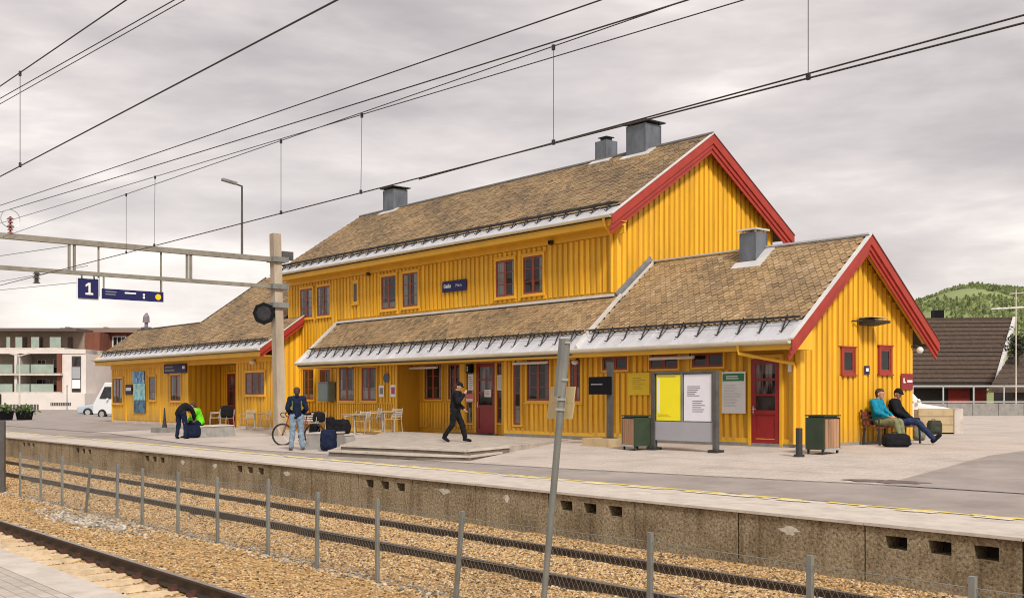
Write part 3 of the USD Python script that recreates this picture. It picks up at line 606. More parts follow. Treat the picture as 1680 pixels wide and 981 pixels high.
# windows: rectangles read off the photograph onto their walls
up = [FM.rect(*q) for q in ((494, 474, 514, 521), (521.5, 470, 542.6, 518), (627, 454, 651, 507), (662, 447, 687, 503), (815, 427, 845, 486), (860, 420, 892, 482))]
for i in range(0, 6, 2):                                          # paired windows share their sill height
    z0, z1 = (up[i][2] + up[i + 1][2]) / 2, (up[i][3] + up[i + 1][3]) / 2
    up[i], up[i + 1] = (*up[i][:2], z0, z1), (*up[i + 1][:2], z0, z1)
small = FM.rect(580, 463, 588, 497)
grd = [FM.rect(*q) for q in ((498, 606, 516, 655), (526, 606, 544, 656))]
rec = [FM.rect(*q) for q in ((661, 600, 681, 655), (698, 598, 726, 655), (737, 597, 759, 655))]
door1 = FM.rect(783, 595, 814, 713); door1 = (door1[0], door1[1], ZT, door1[3])
side1, side2 = FM.rect(767, 595, 777, 694), FM.rect(817, 595, 827, 694)
bay = [FF.rect(*q) for q in ((558, 603, 583, 657), (595, 603, 618.6, 657))]
ann = [FF.rect(*q) for q in ((844, 594, 856, 697), (866, 590, 903, 657), (937, 590, 954, 658))]
trn = [FF.rect(*q) for q in ((990, 585, 1031, 607), (1067, 581, 1114, 605), (1137, 579, 1188, 602))]
door2 = FF.rect(1234, 588, 1281, 731)
G1 = gable(XC); G0 = gable(XMR)
gw = [G1.rect(1381, 574, 1399, 611), G1.rect(1442, 572, 1459, 610)]
for i, q in enumerate(up): window(w_main, FM, q, 2, 3, glz=pane_curtain if i in (0, 1, 3, 4) else pane_mat)
window(w_main, FM, small, 1, 1, .06, sash=yellow_plain, glz=pane_curtain)
for q in grd: window(w_main, FM, q, 2, 3)
for i, q in enumerate(rec): window(w_main, FM, q, 1 if i == 0 else 2, 3, .05, sill=False)
for q in (side1, side2): window(w_main, FM, q, 1, 4, .05, sill=False)
for q in bay: window(w_bay, FF, q, 2, 3)
window(w_ann2, FF, ann[0], 1, 4, .05, sill=False); window(w_ann2, FF, ann[1], 2, 3); window(w_ann2, FF, ann[2], 2, 3)
for q in trn: window(w_ann2 if q[1] < XMR else w_ann, FF, q, 2, 1, .05, sill=False)
for q in gw: window(w_ann, G1, q, 1, 1, .06, casing=red)

def door(parent, fr, r, panes):
    u0, u1, z0, z1 = r; mb = MB(); c = .09
    fr.box(mb, u0 - c, u0, z0, z1 + c, 0, .06); fr.box(mb, u1, u1 + c, z0, z1 + c, 0, .06); fr.box(mb, u0, u1, z1, z1 + c, 0, .057)
    d = part(parent, 'door', mb, yellow_plain); lf = MB(); zs = z0 + (z1 - z0) * .36
    fr.box(lf, u0 + .01, u0 + .14, z0 + .02, z1 - .01, .003, .043); fr.box(lf, u1 - .14, u1 - .01, z0 + .02, z1 - .01, .003, .043)
    fr.box(lf, u0 + .14, u1 - .14, z1 - .14, z1 - .01, .003, .042); fr.box(lf, u0 + .14, u1 - .14, z0 + .02, z0 + .16, .003, .042); fr.box(lf, u0 + .14, u1 - .14, zs, zs + .1, .003, .042)
    fr.box(lf, u0 + .14, u1 - .14, z0 + .16, zs, .003, .022)
    top = z1 - .14
    for k in range(1, panes): zz = zs + .1 + (top - zs - .1) * k / panes; fr.box(lf, u0 + .14, u1 - .14, zz - .025, zz + .025, .003, .04)
    part(d, 'door_leaf', lf, door_red)
    for k in range(panes):
        pm = MB(); a, b = zs + .1 + (top - zs - .1) * k / panes, zs + .1 + (top - zs - .1) * (k + 1) / panes; fr.box(pm, u0 + .13, u1 - .13, a, b, .002, .02); part(d, 'pane', pm, pane_curtain if k else pane_mat)
    h = MB(); fr.box(h, u0 + .05, u0 + .09, zs + .02, zs + .2, .043, .05); h.tube([fr.p(u0 + .07, zs + .13, .05), fr.p(u0 + .07, zs + .13, .09), fr.p(u0 + .18, zs + .13, .09)], .011, 6); part(d, 'handle', h, chrome)
    s = MB(); fr.box(s, u0 - .12, u1 + .12, z0 - .08, z0, -.02, .12); part(d, 'threshold', s, conc_grey)
    return d
door(w_main, FM, door1, 3); door(w_ann, FF, door2, 3)

# plank facing: proud boards, cut round the openings
def zb(x): return float(np.interp(x, [-60, -36.7, -33, -24.5, -15.7], [.13, .17, .217, .285, .33]))
holes_m = [grow(q, .1) for q in up + [small]]
boards(w_main, FM, XML + .15, XMR - .12, lambda x: lroof(YM) + .14 if x > -38.6 else zb(x) + .2, 6.28, holes_m + [grow(q) for q in grd], .245, .135, seed=1)
boards(w_main, FM, XML + .15 + 1.1, XB0 - .05, lambda x: zb(x) + .2, lroof(YM) - .35, [grow(q) for q in grd] + [(-60, -38.6, 0, 9)], .22, .12, seed=21)
boards(w_main, FM, XB1 + .05, door1[0] - .1, ZT + .12, rec[1][2] - .12, [grow(side1, .06)], .17, .085, seed=2)
boards(w_main, FM, XB1 + .05, XA, rec[1][3] + .1, lroof(YM) - .5, [grow(door1, .1), grow(side1, .06), grow(side2, .06)], .2, .1, seed=12)
fb = boards
boards(w_bay, FF, XB0 + .12, XB1 - .12, lambda x: zb(x) + .12, bay[0][2] - .12, (), .155, .085, seed=3)
boards(w_bay, FF, XB0 + .12, XB1 - .12, bay[0][2] - .08, lroof(YF) - .3, [grow(q, .09) for q in bay], .2, .11, seed=4)
boards(w_ann2, FF, XA + .12, XMR, lambda x: zb(x) + .16, lroof(YF) - .25, [grow(q, .09) for q in ann + trn], .215, .12, seed=5)
boards(w_ann, FF, XMR, XC - .13, lambda x: zb(x) + .12, aroof(YF) - .28, [grow(q, .09) for q in trn] + [(door2[0] - .12, door2[1] + .12, 0, door2[3] + .3)], .215, .12, seed=6)
boards(w_ann, G1, YF + .16, 27.0 - .12, .40, lambda y: aroof(y) - .16, [grow(q, .09) for q in gw], .225, .125, seed=7)
boards(w_main, G0, YM + .14, 30.4 - .1, lambda y: max(.3, aroof(y) + .1) if y < 27.4 else .3, lambda y: mroof(y) - .2, (), .23, .13, seed=8)
# corner boards, frieze, plinth
def trim(parent, name, boxes, m): part(parent, name, boxes, m)
mb = MB(); FM.box(mb, XML, XML + .14, .3, 6.3, 0, .04); FM.box(mb, XMR - .12, XMR + .03, lroof(YM) + .1, 6.3, .0, .04); G0.box(mb, YM - .039, YM + .12, lroof(YM) + .2, mroof(YM) - .25, 0, .035); part(w_main, 'corner_board', mb, yellow_plain)
mb = MB(); FF.box(mb, XC - .12, XC + .034, .4, aroof(YF) - .2, 0, .04); G1.box(mb, YF + .001, YF + .13, .4, aroof(YF) - .16, 0, .036); part(w_ann, 'corner_board', mb, yellow_plain); mb = MB(); G1.box(mb, 26.88, 27.0, .4, aroof(27) - .15, 0, .036); part(w_ann, 'corner_board', mb, yellow_plain)
mb = MB(); FF.box(mb, XB0, XB0 + .11, .25, lroof(YF) - .2, 0, .04); FF.box(mb, XB1 - .11, XB1 + .03, .25, lroof(YF) - .2, 0, .04); part(w_bay, 'corner_board', mb, yellow_plain); mb = MB(); FF.box(mb, XB0 + .11, XB1 - .11, bay[0][2] - .115, bay[0][2] - .08, 0, .045); part(w_bay, 'sill_board', mb, yellow_plain); mb = MB(); FF.box(mb, XB0 + .11, XB1 - .11, .22, .36, 0, .038); part(w_bay, 'base_board', mb, yellow_plain)
mb = MB(); FF.box(mb, XA - .02, XA + .11, .3, lroof(YF) - .2, 0, .04); part(w_ann2, 'corner_board', mb, yellow_plain)
mb = MB(); FM.box(mb, XML - .1, XMR + .35, 6.30, 6.52, 0, .07); FM.box(mb, XML - .1, XMR + .35, 6.52, 6.62, 0, .30); part(w_main, 'frieze', mb, yellow_plain)
mb = MB(); FF.box(mb, XA, XMR, .0, zb(XA) + .12, 0, .05); part(w_ann2, 'plinth', mb, conc_grey)
mb = MB(); FF.box(mb, XMR, XC + .05, .0, zb(-19) + .085, 0, .05); G1.box(mb, YF, 27.0, .0, .40, 0, .04); part(w_ann, 'plinth', mb, conc_grey)
mb = MB(); FF.box(mb, XMR, XC, zb(-19) + .085, zb(-19) + .2, 0, .034); FF.box(mb, XA, XMR, zb(XA) + .12, zb(XA) + .22, 0, .035); part(w_ann, 'base_board', mb, yellow_plain)
col = MB(); FM.box(col, side2[1] + .06, XA - .03, ZT, lroof(YM) - .4, 0, .16); part(w_main, 'entrance_post', col, yellow_plain); col = MB(); FM.box(col, side1[0] - .35, side1[0] - .06, ZT, lroof(YM) - .4, 0, .08); part(w_main, 'entrance_post', col, yellow_plain)
# roofs
def band(fn, y0, y1, yr, t):
    top_ = [(y0, fn(y0)), (yr, fn(yr)), (y1, fn(y1))]; return top_ + [(y, z - t) for y, z in top_[::-1]]
VM, VA = XMR + .44, XC + .44
r_m = part(stn, 'roof', MB().prism(band(mroof, 22.4, 31.0, 26.82, .12), 0, XML - .35, VM - .01), roof_under)
r_a = part(stn, 'roof', MB().prism(band(aroof, 21.15, 27.65, 24.4, .11), 0, XMR + .01, VA - .01), roof_under)
r_l = part(stn, 'roof', MB().prism([(21.15, lroof(21.15)), (YM - .003, lroof(YM)), (YM - .003, lroof(YM) - .11), (21.15, lroof(21.15) - .11)], 0, -38.6, XMR + .008), roof_under)
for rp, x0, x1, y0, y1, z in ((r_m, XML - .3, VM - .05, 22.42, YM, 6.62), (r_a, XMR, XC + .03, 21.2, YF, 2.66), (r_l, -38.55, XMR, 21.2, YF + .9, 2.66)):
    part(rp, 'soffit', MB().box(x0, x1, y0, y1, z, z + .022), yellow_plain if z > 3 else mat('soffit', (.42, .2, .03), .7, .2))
sm_, sa_, sl_ = [np.array([0, 1, k]) / math.hypot(1, k) for k in (.665, .83, .91)]
nm_, na_, nl_ = [np.cross([1.0, 0, 0], s) for s in (sm_, sa_, sl_)]
def slope_sheet(mb, x0, x1, y0, y1, fn, t, nrm):                  # a thin sheet on a slope
    a, b = np.array([x0, y0, fn(y0)]), np.array([x0, y1, fn(y1)]); d = np.array([x1 - x0, 0, 0])
    q = [a, a + d, b + d, b]; return mb.hexa([p + nrm * .002 for p in q] + [p + nrm * t for p in q])
for rp, x0, x1, y0, y1, fn, nrm in ((r_m, XML - .33, VM - .02, 22.40, 22.86, mroof, nm_), (r_a, XMR + .02, VA - .02, 21.15, 21.72, aroof, na_), (r_l, -38.55, XMR + .0, 21.15, 21.72, lroof, nl_)):
    n = max(1, round((x1 - x0) / .95))
    for i in range(n):                                            # eave metal in lengths with standing seams
        a, b = x0 + (x1 - x0) * i / n, x0 + (x1 - x0) * (i + 1) / n; mb = MB(); slope_sheet(mb, a, b - .02, y0, y1, fn, .012, nrm); slope_sheet(mb, b - .02, b - .004, y0, y1, fn, .03, nrm); part(rp, 'eave_sheet', mb, metal_light)
def gutter(parent, x0, x1, y, z, m=None, r=.075):
    mb = MB(); t = np.linspace(0, np.pi, 9); out = [(y - r * math.cos(a), z - r * math.sin(a)) for a in t]; inn = [(y - (r - .012) * math.cos(a), z - (r - .012) * math.sin(a)) for a in t[::-1]]
    mb.prism(out + inn, 0, x0, x1); mb.box(x0, x1, y + r, y + r + .03, z - .09, z + .03); part(parent, 'gutter', mb, m or gutter_mat)
gutter(r_m, XML - .35, VM - .05, 22.33, 6.77); gutter(r_a, XMR, VA - .04, 21.07, 2.84); gutter(r_l, -38.6, XMR, 21.07, 2.84)
mb = MB(); mb.box(XML - .33, VM - .06, 22.44, 22.50, 6.48, 6.74); part(r_m, 'fascia', mb, yellow_plain)
mb = MB(); mb.box(XMR, VA - .06, 21.19, 21.24, 2.64, 2.82); part(r_a, 'fascia', mb, yellow_plain)
mb = MB(); mb.box(-38.58, XMR, 21.19, 21.24, 2.64, 2.82); part(r_l, 'fascia', mb, yellow_plain)
# slates
SLM = slates(np.array([0, 22.83, mroof(22.83)]), sm_, XML - .33, VM - .06, (26.80 - 22.83) / sm_[1], lambda u, s: u < VM - .1, .21, .14, 1, -.06)
SLA = slates(np.array([0, 21.69, aroof(21.69)]), sa_, XMR + .02, VA - .08, (24.38 - 21.69) / sa_[1], lambda u, s: u < VA - .1 and u > XMR + (.25 if s * sa_[1] > 1.25 else .3), .20, .135, 2, .10)
SLL = slates(np.array([0, 21.69, lroof(21.69)]), sl_, -38.5, XMR + .2, (22.96 - 21.69) / sl_[1], lambda u, s: -38.5 + s * .12 < u < XMR + .15, .20, .135, 3, .04)
dist = [(np.linalg.norm(v.mean(0) - CAM), i, k) for i, S_ in enumerate((SLM, SLA, SLL)) for k, (v, c, t) in enumerate(S_)]
near = sorted(dist)[:300]; pick = [{k for d, i, k in near if i == j} for j in range(3)]
lay(r_m, SLM, pick[0]); lay(r_a, SLA, pick[1]); lay(r_l, SLL, pick[2])
guards(r_m, XML - .2, VM - .2, 22.86, mroof(22.86), .62, sm_, .28); guards(r_a, XMR + .25, VA - .15, 21.71, aroof(21.71), .62, sa_); guards(r_l, -38.4, XMR, 21.71, lroof(21.71), .62, sl_)
# ridges and flashings
mb = MB(); mb.tube([(XML - .35, 26.82, 9.76), (VM - .02, 26.82, 9.76)], .07, 8); part(r_m, 'ridge_cap', mb, mat('ridge_grey', (.16, .15, .14), .7, .3, 5))
mb = MB(); mb.bar((XMR + .02, 24.4, 5.60), (VA - .02, 24.4, 5.60), .2, .04); part(r_a, 'ridge_cap', mb, metal_light)
def on_slope(x, y, fn, nrm, h): return np.array([x, y, fn(y)]) + nrm * h
mb = MB(); mb.bar(on_slope(XMR + .2, 21.2, aroof, na_, .06), on_slope(XMR + .2, 23.0, lambda y: aroof(y) + .06, na_, .06), .11, .05, (1, 0, 0)); part(r_a, 'seam_flashing', mb, flash_white)
mb = MB(); mb.bar((XMR + .05, 22.95, aroof(22.95) + .12), (XMR + .05, 24.42, aroof(24.4) + .10), .05, .26, (0, -.83, 1)); part(r_a, 'wall_flashing', mb, mat('lead_grey', (.2, .2, .21), .6, .2, 4))
mb = MB(); mb.bar((XMR + .2, 23.0, aroof(23) + .08), (XMR + .2, 24.38, aroof(24.38) + .06), .07, .05, (1, 0, 0)); part(r_a, 'seam_flashing', mb, flash_white)
mb = MB(); mb.box(-38.5, XMR - .02, 22.86, 22.99, lroof(YM) - .02, lroof(YM) + .06); part(r_l, 'wall_flashing', mb, flash_white)
mb = MB(); mb.bar(on_slope(-38.6, 21.1, lroof, nl_, .03), on_slope(-38.6, 22.97, lroof, nl_, .03), .1, .16, (1, 0, 0)); part(r_l, 'verge_board', mb, flash_white)
# bargeboards: a broad red board with two stepped mouldings on each slope, and a pale metal verge on top
def barge(parent, x, fn, slope_f, slope_b, y0, yr, y1, h):
    for (ya, yb, sgn) in ((y0, yr, 1), (y1, yr, -1)):
        k = slope_f if sgn > 0 else slope_b; c = math.hypot(1, k)
        for j, (off, hh, t, inset) in enumerate(((0, h * .55, .045, 0), (h * .5, h * .34, .04, -.045), (h * .80, h * .30, .04, -.085))):
            def q(y, d): return (y, fn(y) - d * c + .02)
            mb = MB(); mb.prism([q(ya, off), q(yb, off), q(yb, off + hh), q(ya, off + hh)], 0, x + inset - t, x + inset); part(parent, 'bargeboard', mb, red)
        mb = MB(); mb.prism([(ya, fn(ya) + .02), (yb, fn(yb) + .02), (yb, fn(yb) + .055), (ya, fn(ya) + .055)], 0, x - .10, x + .018); part(parent, 'verge_flashing', mb, flash_white if sgn > 0 else mat('verge_dark', (.12, .035, .03), .6))
barge(r_m, VM, mroof, .665, .665, 22.36, 26.82, 31.02, .44)
part(r_a, 'eave_return', MB().prism([(21.22, 2.645), (YF - .003, 2.645), (YF - .003, aroof(YF) - .16), (21.22, aroof(21.22) - .118)], 0, XC + .036, VA - .10), yellow_plain)
barge(r_a, VA, aroof, .83, .79, 21.13, 24.4, 27.66, .34)
mb = MB(); mb.prism(band(lambda y: aroof(y) - .115, 21.3, 27.5, 24.4, .03), 0, XC + .03, VA - .09); part(r_a, 'verge_soffit', mb, yellow_plain)
mb = MB(); mb.prism(band(lambda y: mroof(y) - .125, 22.6, 30.9, 26.82, .03), 0, XMR + .03, VM - .09); part(r_m, 'verge_soffit', mb, red)
# chimneys clad in grey sheet metal
def chimney(parent, x0, x1, y0, y1, zb_, zt, cap, capm, flue=0, fn=None, nrm=None, yr=0):
    mb = MB(); mb.box(x0, x1, y0, y1, zb_, zt); e = .012
    for (a, b) in ((x0, y0), (x1, y0), (x0, y1), (x1, y1)): mb.box(a - e, a + e, b - e, b + e, zb_, zt - .002)
    c = part(parent, 'chimney', mb, chim_mat); k = MB(); k.box(x0 - cap, x1 + cap, y0 - cap, y1 + cap, zt + .06, zt + .10)
    for (a, b) in ((x0 + .05, y0 + .05), (x1 - .05, y0 + .05), (x0 + .05, y1 - .05), (x1 - .05, y1 - .05)): k.box(a - .02, a + .02, b - .02, b + .02, zt, zt + .06)
    if flue: k = MB(); k.box(x0 + .12, x1 - .12, y0 + .12, y1 - .12, zt, zt + .12); k.box(x0 + .06, x1 - .06, y0 + .06, y1 - .06, zt + .12, zt + .15)
    part(c, 'chimney_cap', k, capm)
    if fn is not None:                                            # lead apron lying on the slates in front of and beside the shaft
        f = MB(); slope_sheet(f, x0 - .14, x1 + .30, y0 - .22, y0 - .004, lambda y: fn(y) + .035, .03, nrm); part(c, 'chimney_flashing', f, flash_white)
        f = MB(); slope_sheet(f, x1 + .004, x1 + .30, y0 - .003, min(y1, yr - .02), lambda y: fn(y) + .035, .03, nrm); part(c, 'chimney_flashing', f, flash_white)
    return c
def cx(px, y, z): return float(on(px, HORIZ - (z - EYE) * 50, 1, y)[0])
y0c, y1c = 26.25, 27.15
def roof_hit(px, py, fn):
    r_ = sight(px, py); lo, hi = 15.0, 26.9
    for _ in range(50):
        y = (lo + hi) / 2; q = CAM + r_ * (y / r_[1])
        if q[2] > fn(y): lo = y
        else: hi = y
    return y
def chim(parent, pl, pm_, pr, ptop, pbase, cap, capm, flue, fn, nrm, yr):
    y0 = roof_hit(pl, pbase, fn); a = on(pl, pbase, 1, y0); b = on(pm_, ptop, 1, y0); x0, x1 = a[0], b[0]
    r_ = sight(pr, ptop); t = (x1 - CAM[0]) / r_[0]; y1 = float((CAM + t * r_)[1])
    return chimney(parent, x0, x1, y0, y1, fn(y0) - .25, float(b[2]), cap, capm, flue, fn, nrm, yr)
chim(r_m, 629, 646, 668, 309, 350, .12, dark_iron, 0, mroof, nm_, 26.8); chim(r_m, 977, 995, 1012, 229, 267, .03, dark_iron, 1, mroof, nm_, 26.8); chim(r_m, 1028, 1059, 1084, 201, 259, .12, dark_iron, 0, mroof, nm_, 26.8)
chim(r_a, 1214, 1240, 1258, 380, 434, .06, flash_white, 0, aroof, na_, 24.38)
# downpipes
mb = MB(); mb.tube([(XMR + .1, 22.33, 6.70), (XMR + .1, 22.40, 6.5), (XMR - .12, 22.86, 6.3), (XMR - .12, 22.9, 6.1), (XMR - .12, 22.9, lroof(YM) + .1)], .045, 8); part(stn, 'downpipe', mb, yellow_plain, smooth=40)
q = FF.hit(1262, 566); mb = MB(); mb.tube([(q[0] - .2, 21.08, 2.79), (q[0] - .2, 21.12, 2.58), (XC - .10, 21.93, 2.33), (XC - .10, 21.96, 2.2), (XC - .10, 21.96, .4)], .045, 8); part(stn, 'downpipe', mb, yellow_plain, smooth=40)

# ================================================================ WING on the left
YW, WX0, WX1 = 21.8, -60.55, -41.65
wing = thing('station_wing', 'long low yellow wing with a sheltered porch left of the station', 'station building', (-51, YW, .1))
def wroof(y): return 3.56 + .70 * (y - 21.0) if y < 27.0 else 3.56 + .7 * 6 - .7 * (y - 27)
XK, RX0, RX1 = -50.38, -50.38, -45.2
XV = -52.6
prof = lambda y1: [(YW, 0), (y1, 0), (y1, wroof(23.4) - 1.2 - .14), (23.4, wroof(23.4) - .14), (YW, wroof(YW) - .14)]
ww = part(wing, 'wall', MB().prism(prof(25.0), 0, WX0, XK), yellow_wall_shaded)
ww2 = part(wing, 'wall', MB().prism([(23.45, 0), (31, 0), (31, 4.6), (27, wroof(27) - .14), (23.45, wroof(23.45) - .14)], 0, XV + .3, XML - .002), yellow_wall_shaded)
ww3 = part(wing, 'wall', MB().prism([(YW, 0), (YM - .004, 0), (YM - .004, wroof(YM) - .14), (YW, wroof(YW) - .14)], 0, RX1, WX1), yellow_wall_shaded)
FW, FR, GR = front(YW), front(23.45), gable(XK)
wn = [FW.rect(*q) for q in ((186, 621, 202, 661), (246, 618, 256, 656), (281, 615, 298, 657))]
wr = FW.rect(404, 611, 435, 647); wd = FR.rect(374, 613, 388, 654); wd = (wd[0], wd[1], .16, wd[3])
window(ww, FW, wn[0], 3, 1, .07, glz=pane_curtain); window(ww, FW, wn[1], 1, 3, .06, glz=pane_curtain); window(ww, FW, wn[2], 2, 1, .06, glz=pane_curtain)
window(ww3, FW, wr, 3, 3, .07, glz=pane_curtain); door(ww2, FR, wd, 2)
boards(ww, FW, WX0 + .1, XK - .1, .3, wroof(YW) - .3, [grow(q, .1) for q in wn], .34, .30, .012, seed=31)
boards(ww3, FW, RX1 + .12, WX1 - .1, .3, wroof(YW) - .3, [grow(wr, .1)], .3, .2, .018, seed=32)
boards(ww2, FR, RX0, RX1, .2, wroof(YW) - .4, [(wd[0] - .1, wd[1] + .1, 0, wd[3] + .12)], .26, .15, .02, seed=33)
boards(ww, GR, YW + .1, 23.45, .2, wroof(YW) - .3, (), .24, .14, .022, seed=34)
boards(ww3, gable(WX1), YW + .1, YM - .05, .25, lambda y: wroof(y) - .2, (), .24, .14, .02, seed=35)
for u in (WX0 + .07, XK - .07, FW.hit(208, 650)[0], FW.hit(264, 650)[0]): mb = MB(); FW.box(mb, u - .07, u + .07, .15, wroof(YW) - .25, 0, .05); part(ww, 'corner_board', mb, yellow_plain)
for u in (RX1 + .065, WX1 - .05): mb = MB(); FW.box(mb, u - .065, u + .08, .15, wroof(YW) - .25, 0, .05); part(ww3, 'corner_board', mb, yellow_plain)
mb = MB(); FW.box(mb, WX0 - .1, WX1 + .2, 3.02, 3.22, 0, .06); part(wing, 'frieze', mb, yellow_plain)
mb = MB(); FW.box(mb, WX0, XK, -.05, .24, 0, .045); FW.box(mb, RX1, WX1, 0, .25, 0, .045); part(wing, 'plinth', mb, conc_light)
VW = WX1 + .4
rw = part(wing, 'roof', MB().prism([(20.95, wroof(20.95)), (23.4, wroof(23.4)), (26.0, wroof(23.4) - 1.8), (26.0, wroof(23.4) - 1.9), (23.4, wroof(23.4) - .12), (20.95, wroof(20.95) - .12)], 0, WX0 - .45, XV + .02), roof_under)
rw2 = part(wing, 'roof', MB().prism([(20.95, wroof(20.95)), (27, wroof(27)), (31.4, wroof(31.4)), (31.4, wroof(31.4) - .12), (27, wroof(27) - .12), (20.95, wroof(20.95) - .12)], 0, XV, XML - .36), roof_under)
rw3 = part(wing, 'roof', MB().prism([(20.95, wroof(20.95)), (YM - .06, wroof(YM - .06)), (YM - .06, wroof(YM) - .16), (20.95, wroof(20.95) - .12)], 0, XML - .37, VW - .01), roof_under)
sw_ = np.array([0, 1, .70]) / math.hypot(1, .7); nw_ = np.cross([1.0, 0, 0], sw_)
n = 20
for i in range(n):
    a, b = WX0 - .43 + (VW - WX0 + .41) * i / n, WX0 - .43 + (VW - WX0 + .41) * (i + 1) / n; mb = MB(); slope_sheet(mb, a, b - .02, 20.95, 21.42, wroof, .012, nw_); slope_sheet(mb, b - .02, b - .004, 20.95, 21.42, wroof, .03, nw_); part(rw, 'eave_sheet', mb, metal_light)
gutter(rw, WX0 - .45, VW - .05, 20.87, 3.52)
part(rw, 'soffit', MB().box(WX0 - .4, VW - .05, 20.98, YW, 3.22, 3.245), yellow_plain); part(rw, 'fascia', MB().box(WX0 - .4, VW - .06, 20.99, 21.05, 3.24, 3.50), yellow_plain)
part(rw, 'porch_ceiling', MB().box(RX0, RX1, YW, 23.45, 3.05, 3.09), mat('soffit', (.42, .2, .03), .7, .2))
SLW = slates(np.array([0, 21.40, wroof(21.40)]), sw_, WX0 - .42, VW - .05, (26.97 - 21.40) / sw_[1],
             lambda u, s: (u < VW - .1 if 21.4 + s * sw_[1] < 22.75 else u < XML - .45) and (21.4 + s * sw_[1] < 23.36 or u > XV + .1), .235, .15, 9, -.05)
dist = sorted((np.linalg.norm(v.mean(0) - CAM), k) for k, (v, c, t) in enumerate(SLW)); lay(rw, SLW, {k for d, k in dist[:300]})
guards(rw, WX0 - .3, VW - .2, 21.42, wroof(21.42), .7, sw_, .3)
part(rw, 'verge_board', MB().bar(on_slope(WX0 - .44, 20.95, wroof, nw_, .0), on_slope(WX0 - .44, 23.4, wroof, nw_, .0), .05, .2, (1, 0, 0)), yellow_plain)
part(rw2, 'verge_board', MB().bar(on_slope(XV, 23.4, wroof, nw_, .02), on_slope(XV, 27.0, wroof, nw_, .02), .05, .1, (1, 0, 0)), dark_wood)
part(rw, 'ridge_cap', MB().bar((WX0 - .44, 23.4, wroof(23.4) + .03), (XV, 23.4, wroof(23.4) + .03), .2, .04), mat('ridge_grey', (.16, .15, .14), .7, .3, 5))
def q_(y, d): return (y, wroof(y) - d)
for off, hh, ins in ((-.02, .26, 0), (.22, .17, -.05)):
    mb = MB(); mb.prism([q_(20.93, off), q_(YM - .05, off), q_(YM - .05, off + hh), q_(20.93, off + hh)], 0, VW + ins - .045, VW + ins); part(rw3, 'bargeboard', mb, red)
part(rw3, 'verge_flashing', MB().prism([q_(20.93, -.025), q_(YM - .05, -.025), q_(YM - .05, -.06), q_(20.93, -.06)], 0, VW - .1, VW + .02), flash_white)
v0 = on(240, 536, 1, 23.5); mb = MB(); mb.box(v0[0] - .25, v0[0] + .25, 23.3, 23.7, wroof(23.4) - .2, wroof(23.4) + .16); cw_ = part(rw, 'roof_vent', mb, chim_mat)
mb = MB(); mb.tube([(v0[0], 23.5, wroof(23.4) + .16), (v0[0], 23.5, wroof(23.4) + .42)], .1, 10); mb.tube([(v0[0] - .02, 23.5, wroof(23.4) + .42), (v0[0], 23.5, wroof(23.4) + .75), (v0[0] + .05, 23.5, wroof(23.4) + .95)], [.2, .17, .05], 10); part(cw_, 'vent_cowl', mb, mat('cowl_grey', (.2, .17, .2), .5))

# ================================================================ THINGS ON THE STATION WALLS
def plate(name, label, cat, fr, r, m, d0=.05, t=.03, group=None):
    """A flat board on a wall, as a thing with a board part."""
    u0, u1, z0, z1 = r; p = thing(name, label, cat, fr.p((u0 + u1) / 2, z0, d0), group=group); mb = MB(); fr.box(mb, u0, u1, z0, z1, d0, d0 + t); part(p, 'board', mb, m); return p
r = FM.rect(726.5, 460, 765.5, 478, .06); s = plate('station_sign', 'dark blue station name sign high on the yellow upper storey', 'sign', FM, r, blue_sign, .06)
h = r[3] - r[2]; text(s, FM, 'Geilo', r[0] + .09, r[2] + h * .37, h * .34, white_p, .091, bold=True); text(s, FM, '794 m', r[0] + (r[1] - r[0]) * .56, r[2] + h * .40, h * .22, white_p, .091)
r = FW.rect(270, 597, 306, 612, .1); s = plate('direction_sign', 'dark blue direction sign under the eaves of the left wing', 'sign', FW, r, blue_sign, .1)
lines(s, FW, r[0] + .1, r[0] + (r[1] - r[0]) * .6, r[2] + .06, r[3] - .06, 2, print_grey, .131, .55, 3); a = MB(); FW.box(a, r[1] - .45, r[1] - .15, r[3] - .25, r[3] - .12, .131, .134); part(s, 'arrow', a, white_p)
pic = []
for i, cols in enumerate((((.01, .05, .22), (.05, .34, .75), (.6, .8, .9)), ((.07, .34, .40), (.18, .60, .68), (.5, .78, .78)), ((.01, .02, .05), (.03, .10, .20), (.05, .22, .34)))):
    pic.append(usdkit.material(stage, f'/World/Looks/poster_print_{i}', {'g': ('geometry', {}), 'n': ('noise_texture', {'scale': 2.6, 'detail': 4.0, 'distortion': 1.2}), 'rp': ('rgb_ramp', {'ramp': [(.36, cols[0]), (.5, cols[1]), (.64, cols[2])]}), 'p': ('principled_bsdf', {'roughness': .35})},
        [('g.position', 'n.vector'), ('n.fac', 'rp.fac'), ('rp.color', 'p.base_color')], surface='p.BSDF'))
for i, (q, lb) in enumerate((((218, 609, 237, 628.5), 'small blue and white poster, topmost of three on the left wing'), ((219, 629, 238, 656), 'pale turquoise poster, middle one of three on the left wing'), ((220, 656.5, 238.5, 677), 'dark blue poster, lowest of three on the left wing'))):
    plate('poster', lb, 'poster', FW, FW.rect(*q, .05), pic[i], .05, .02)
r = FW.rect(206.5, 631, 217, 647, .05); s = plate('wall_sign', 'small dark blue sign left of the turquoise poster', 'sign', FW, r, blue_sign); a = MB(); FW.box(a, r[0] + .08, r[1] - .1, r[2] + .2, r[3] - .15, .08, .083); part(s, 'symbol', a, white_p)
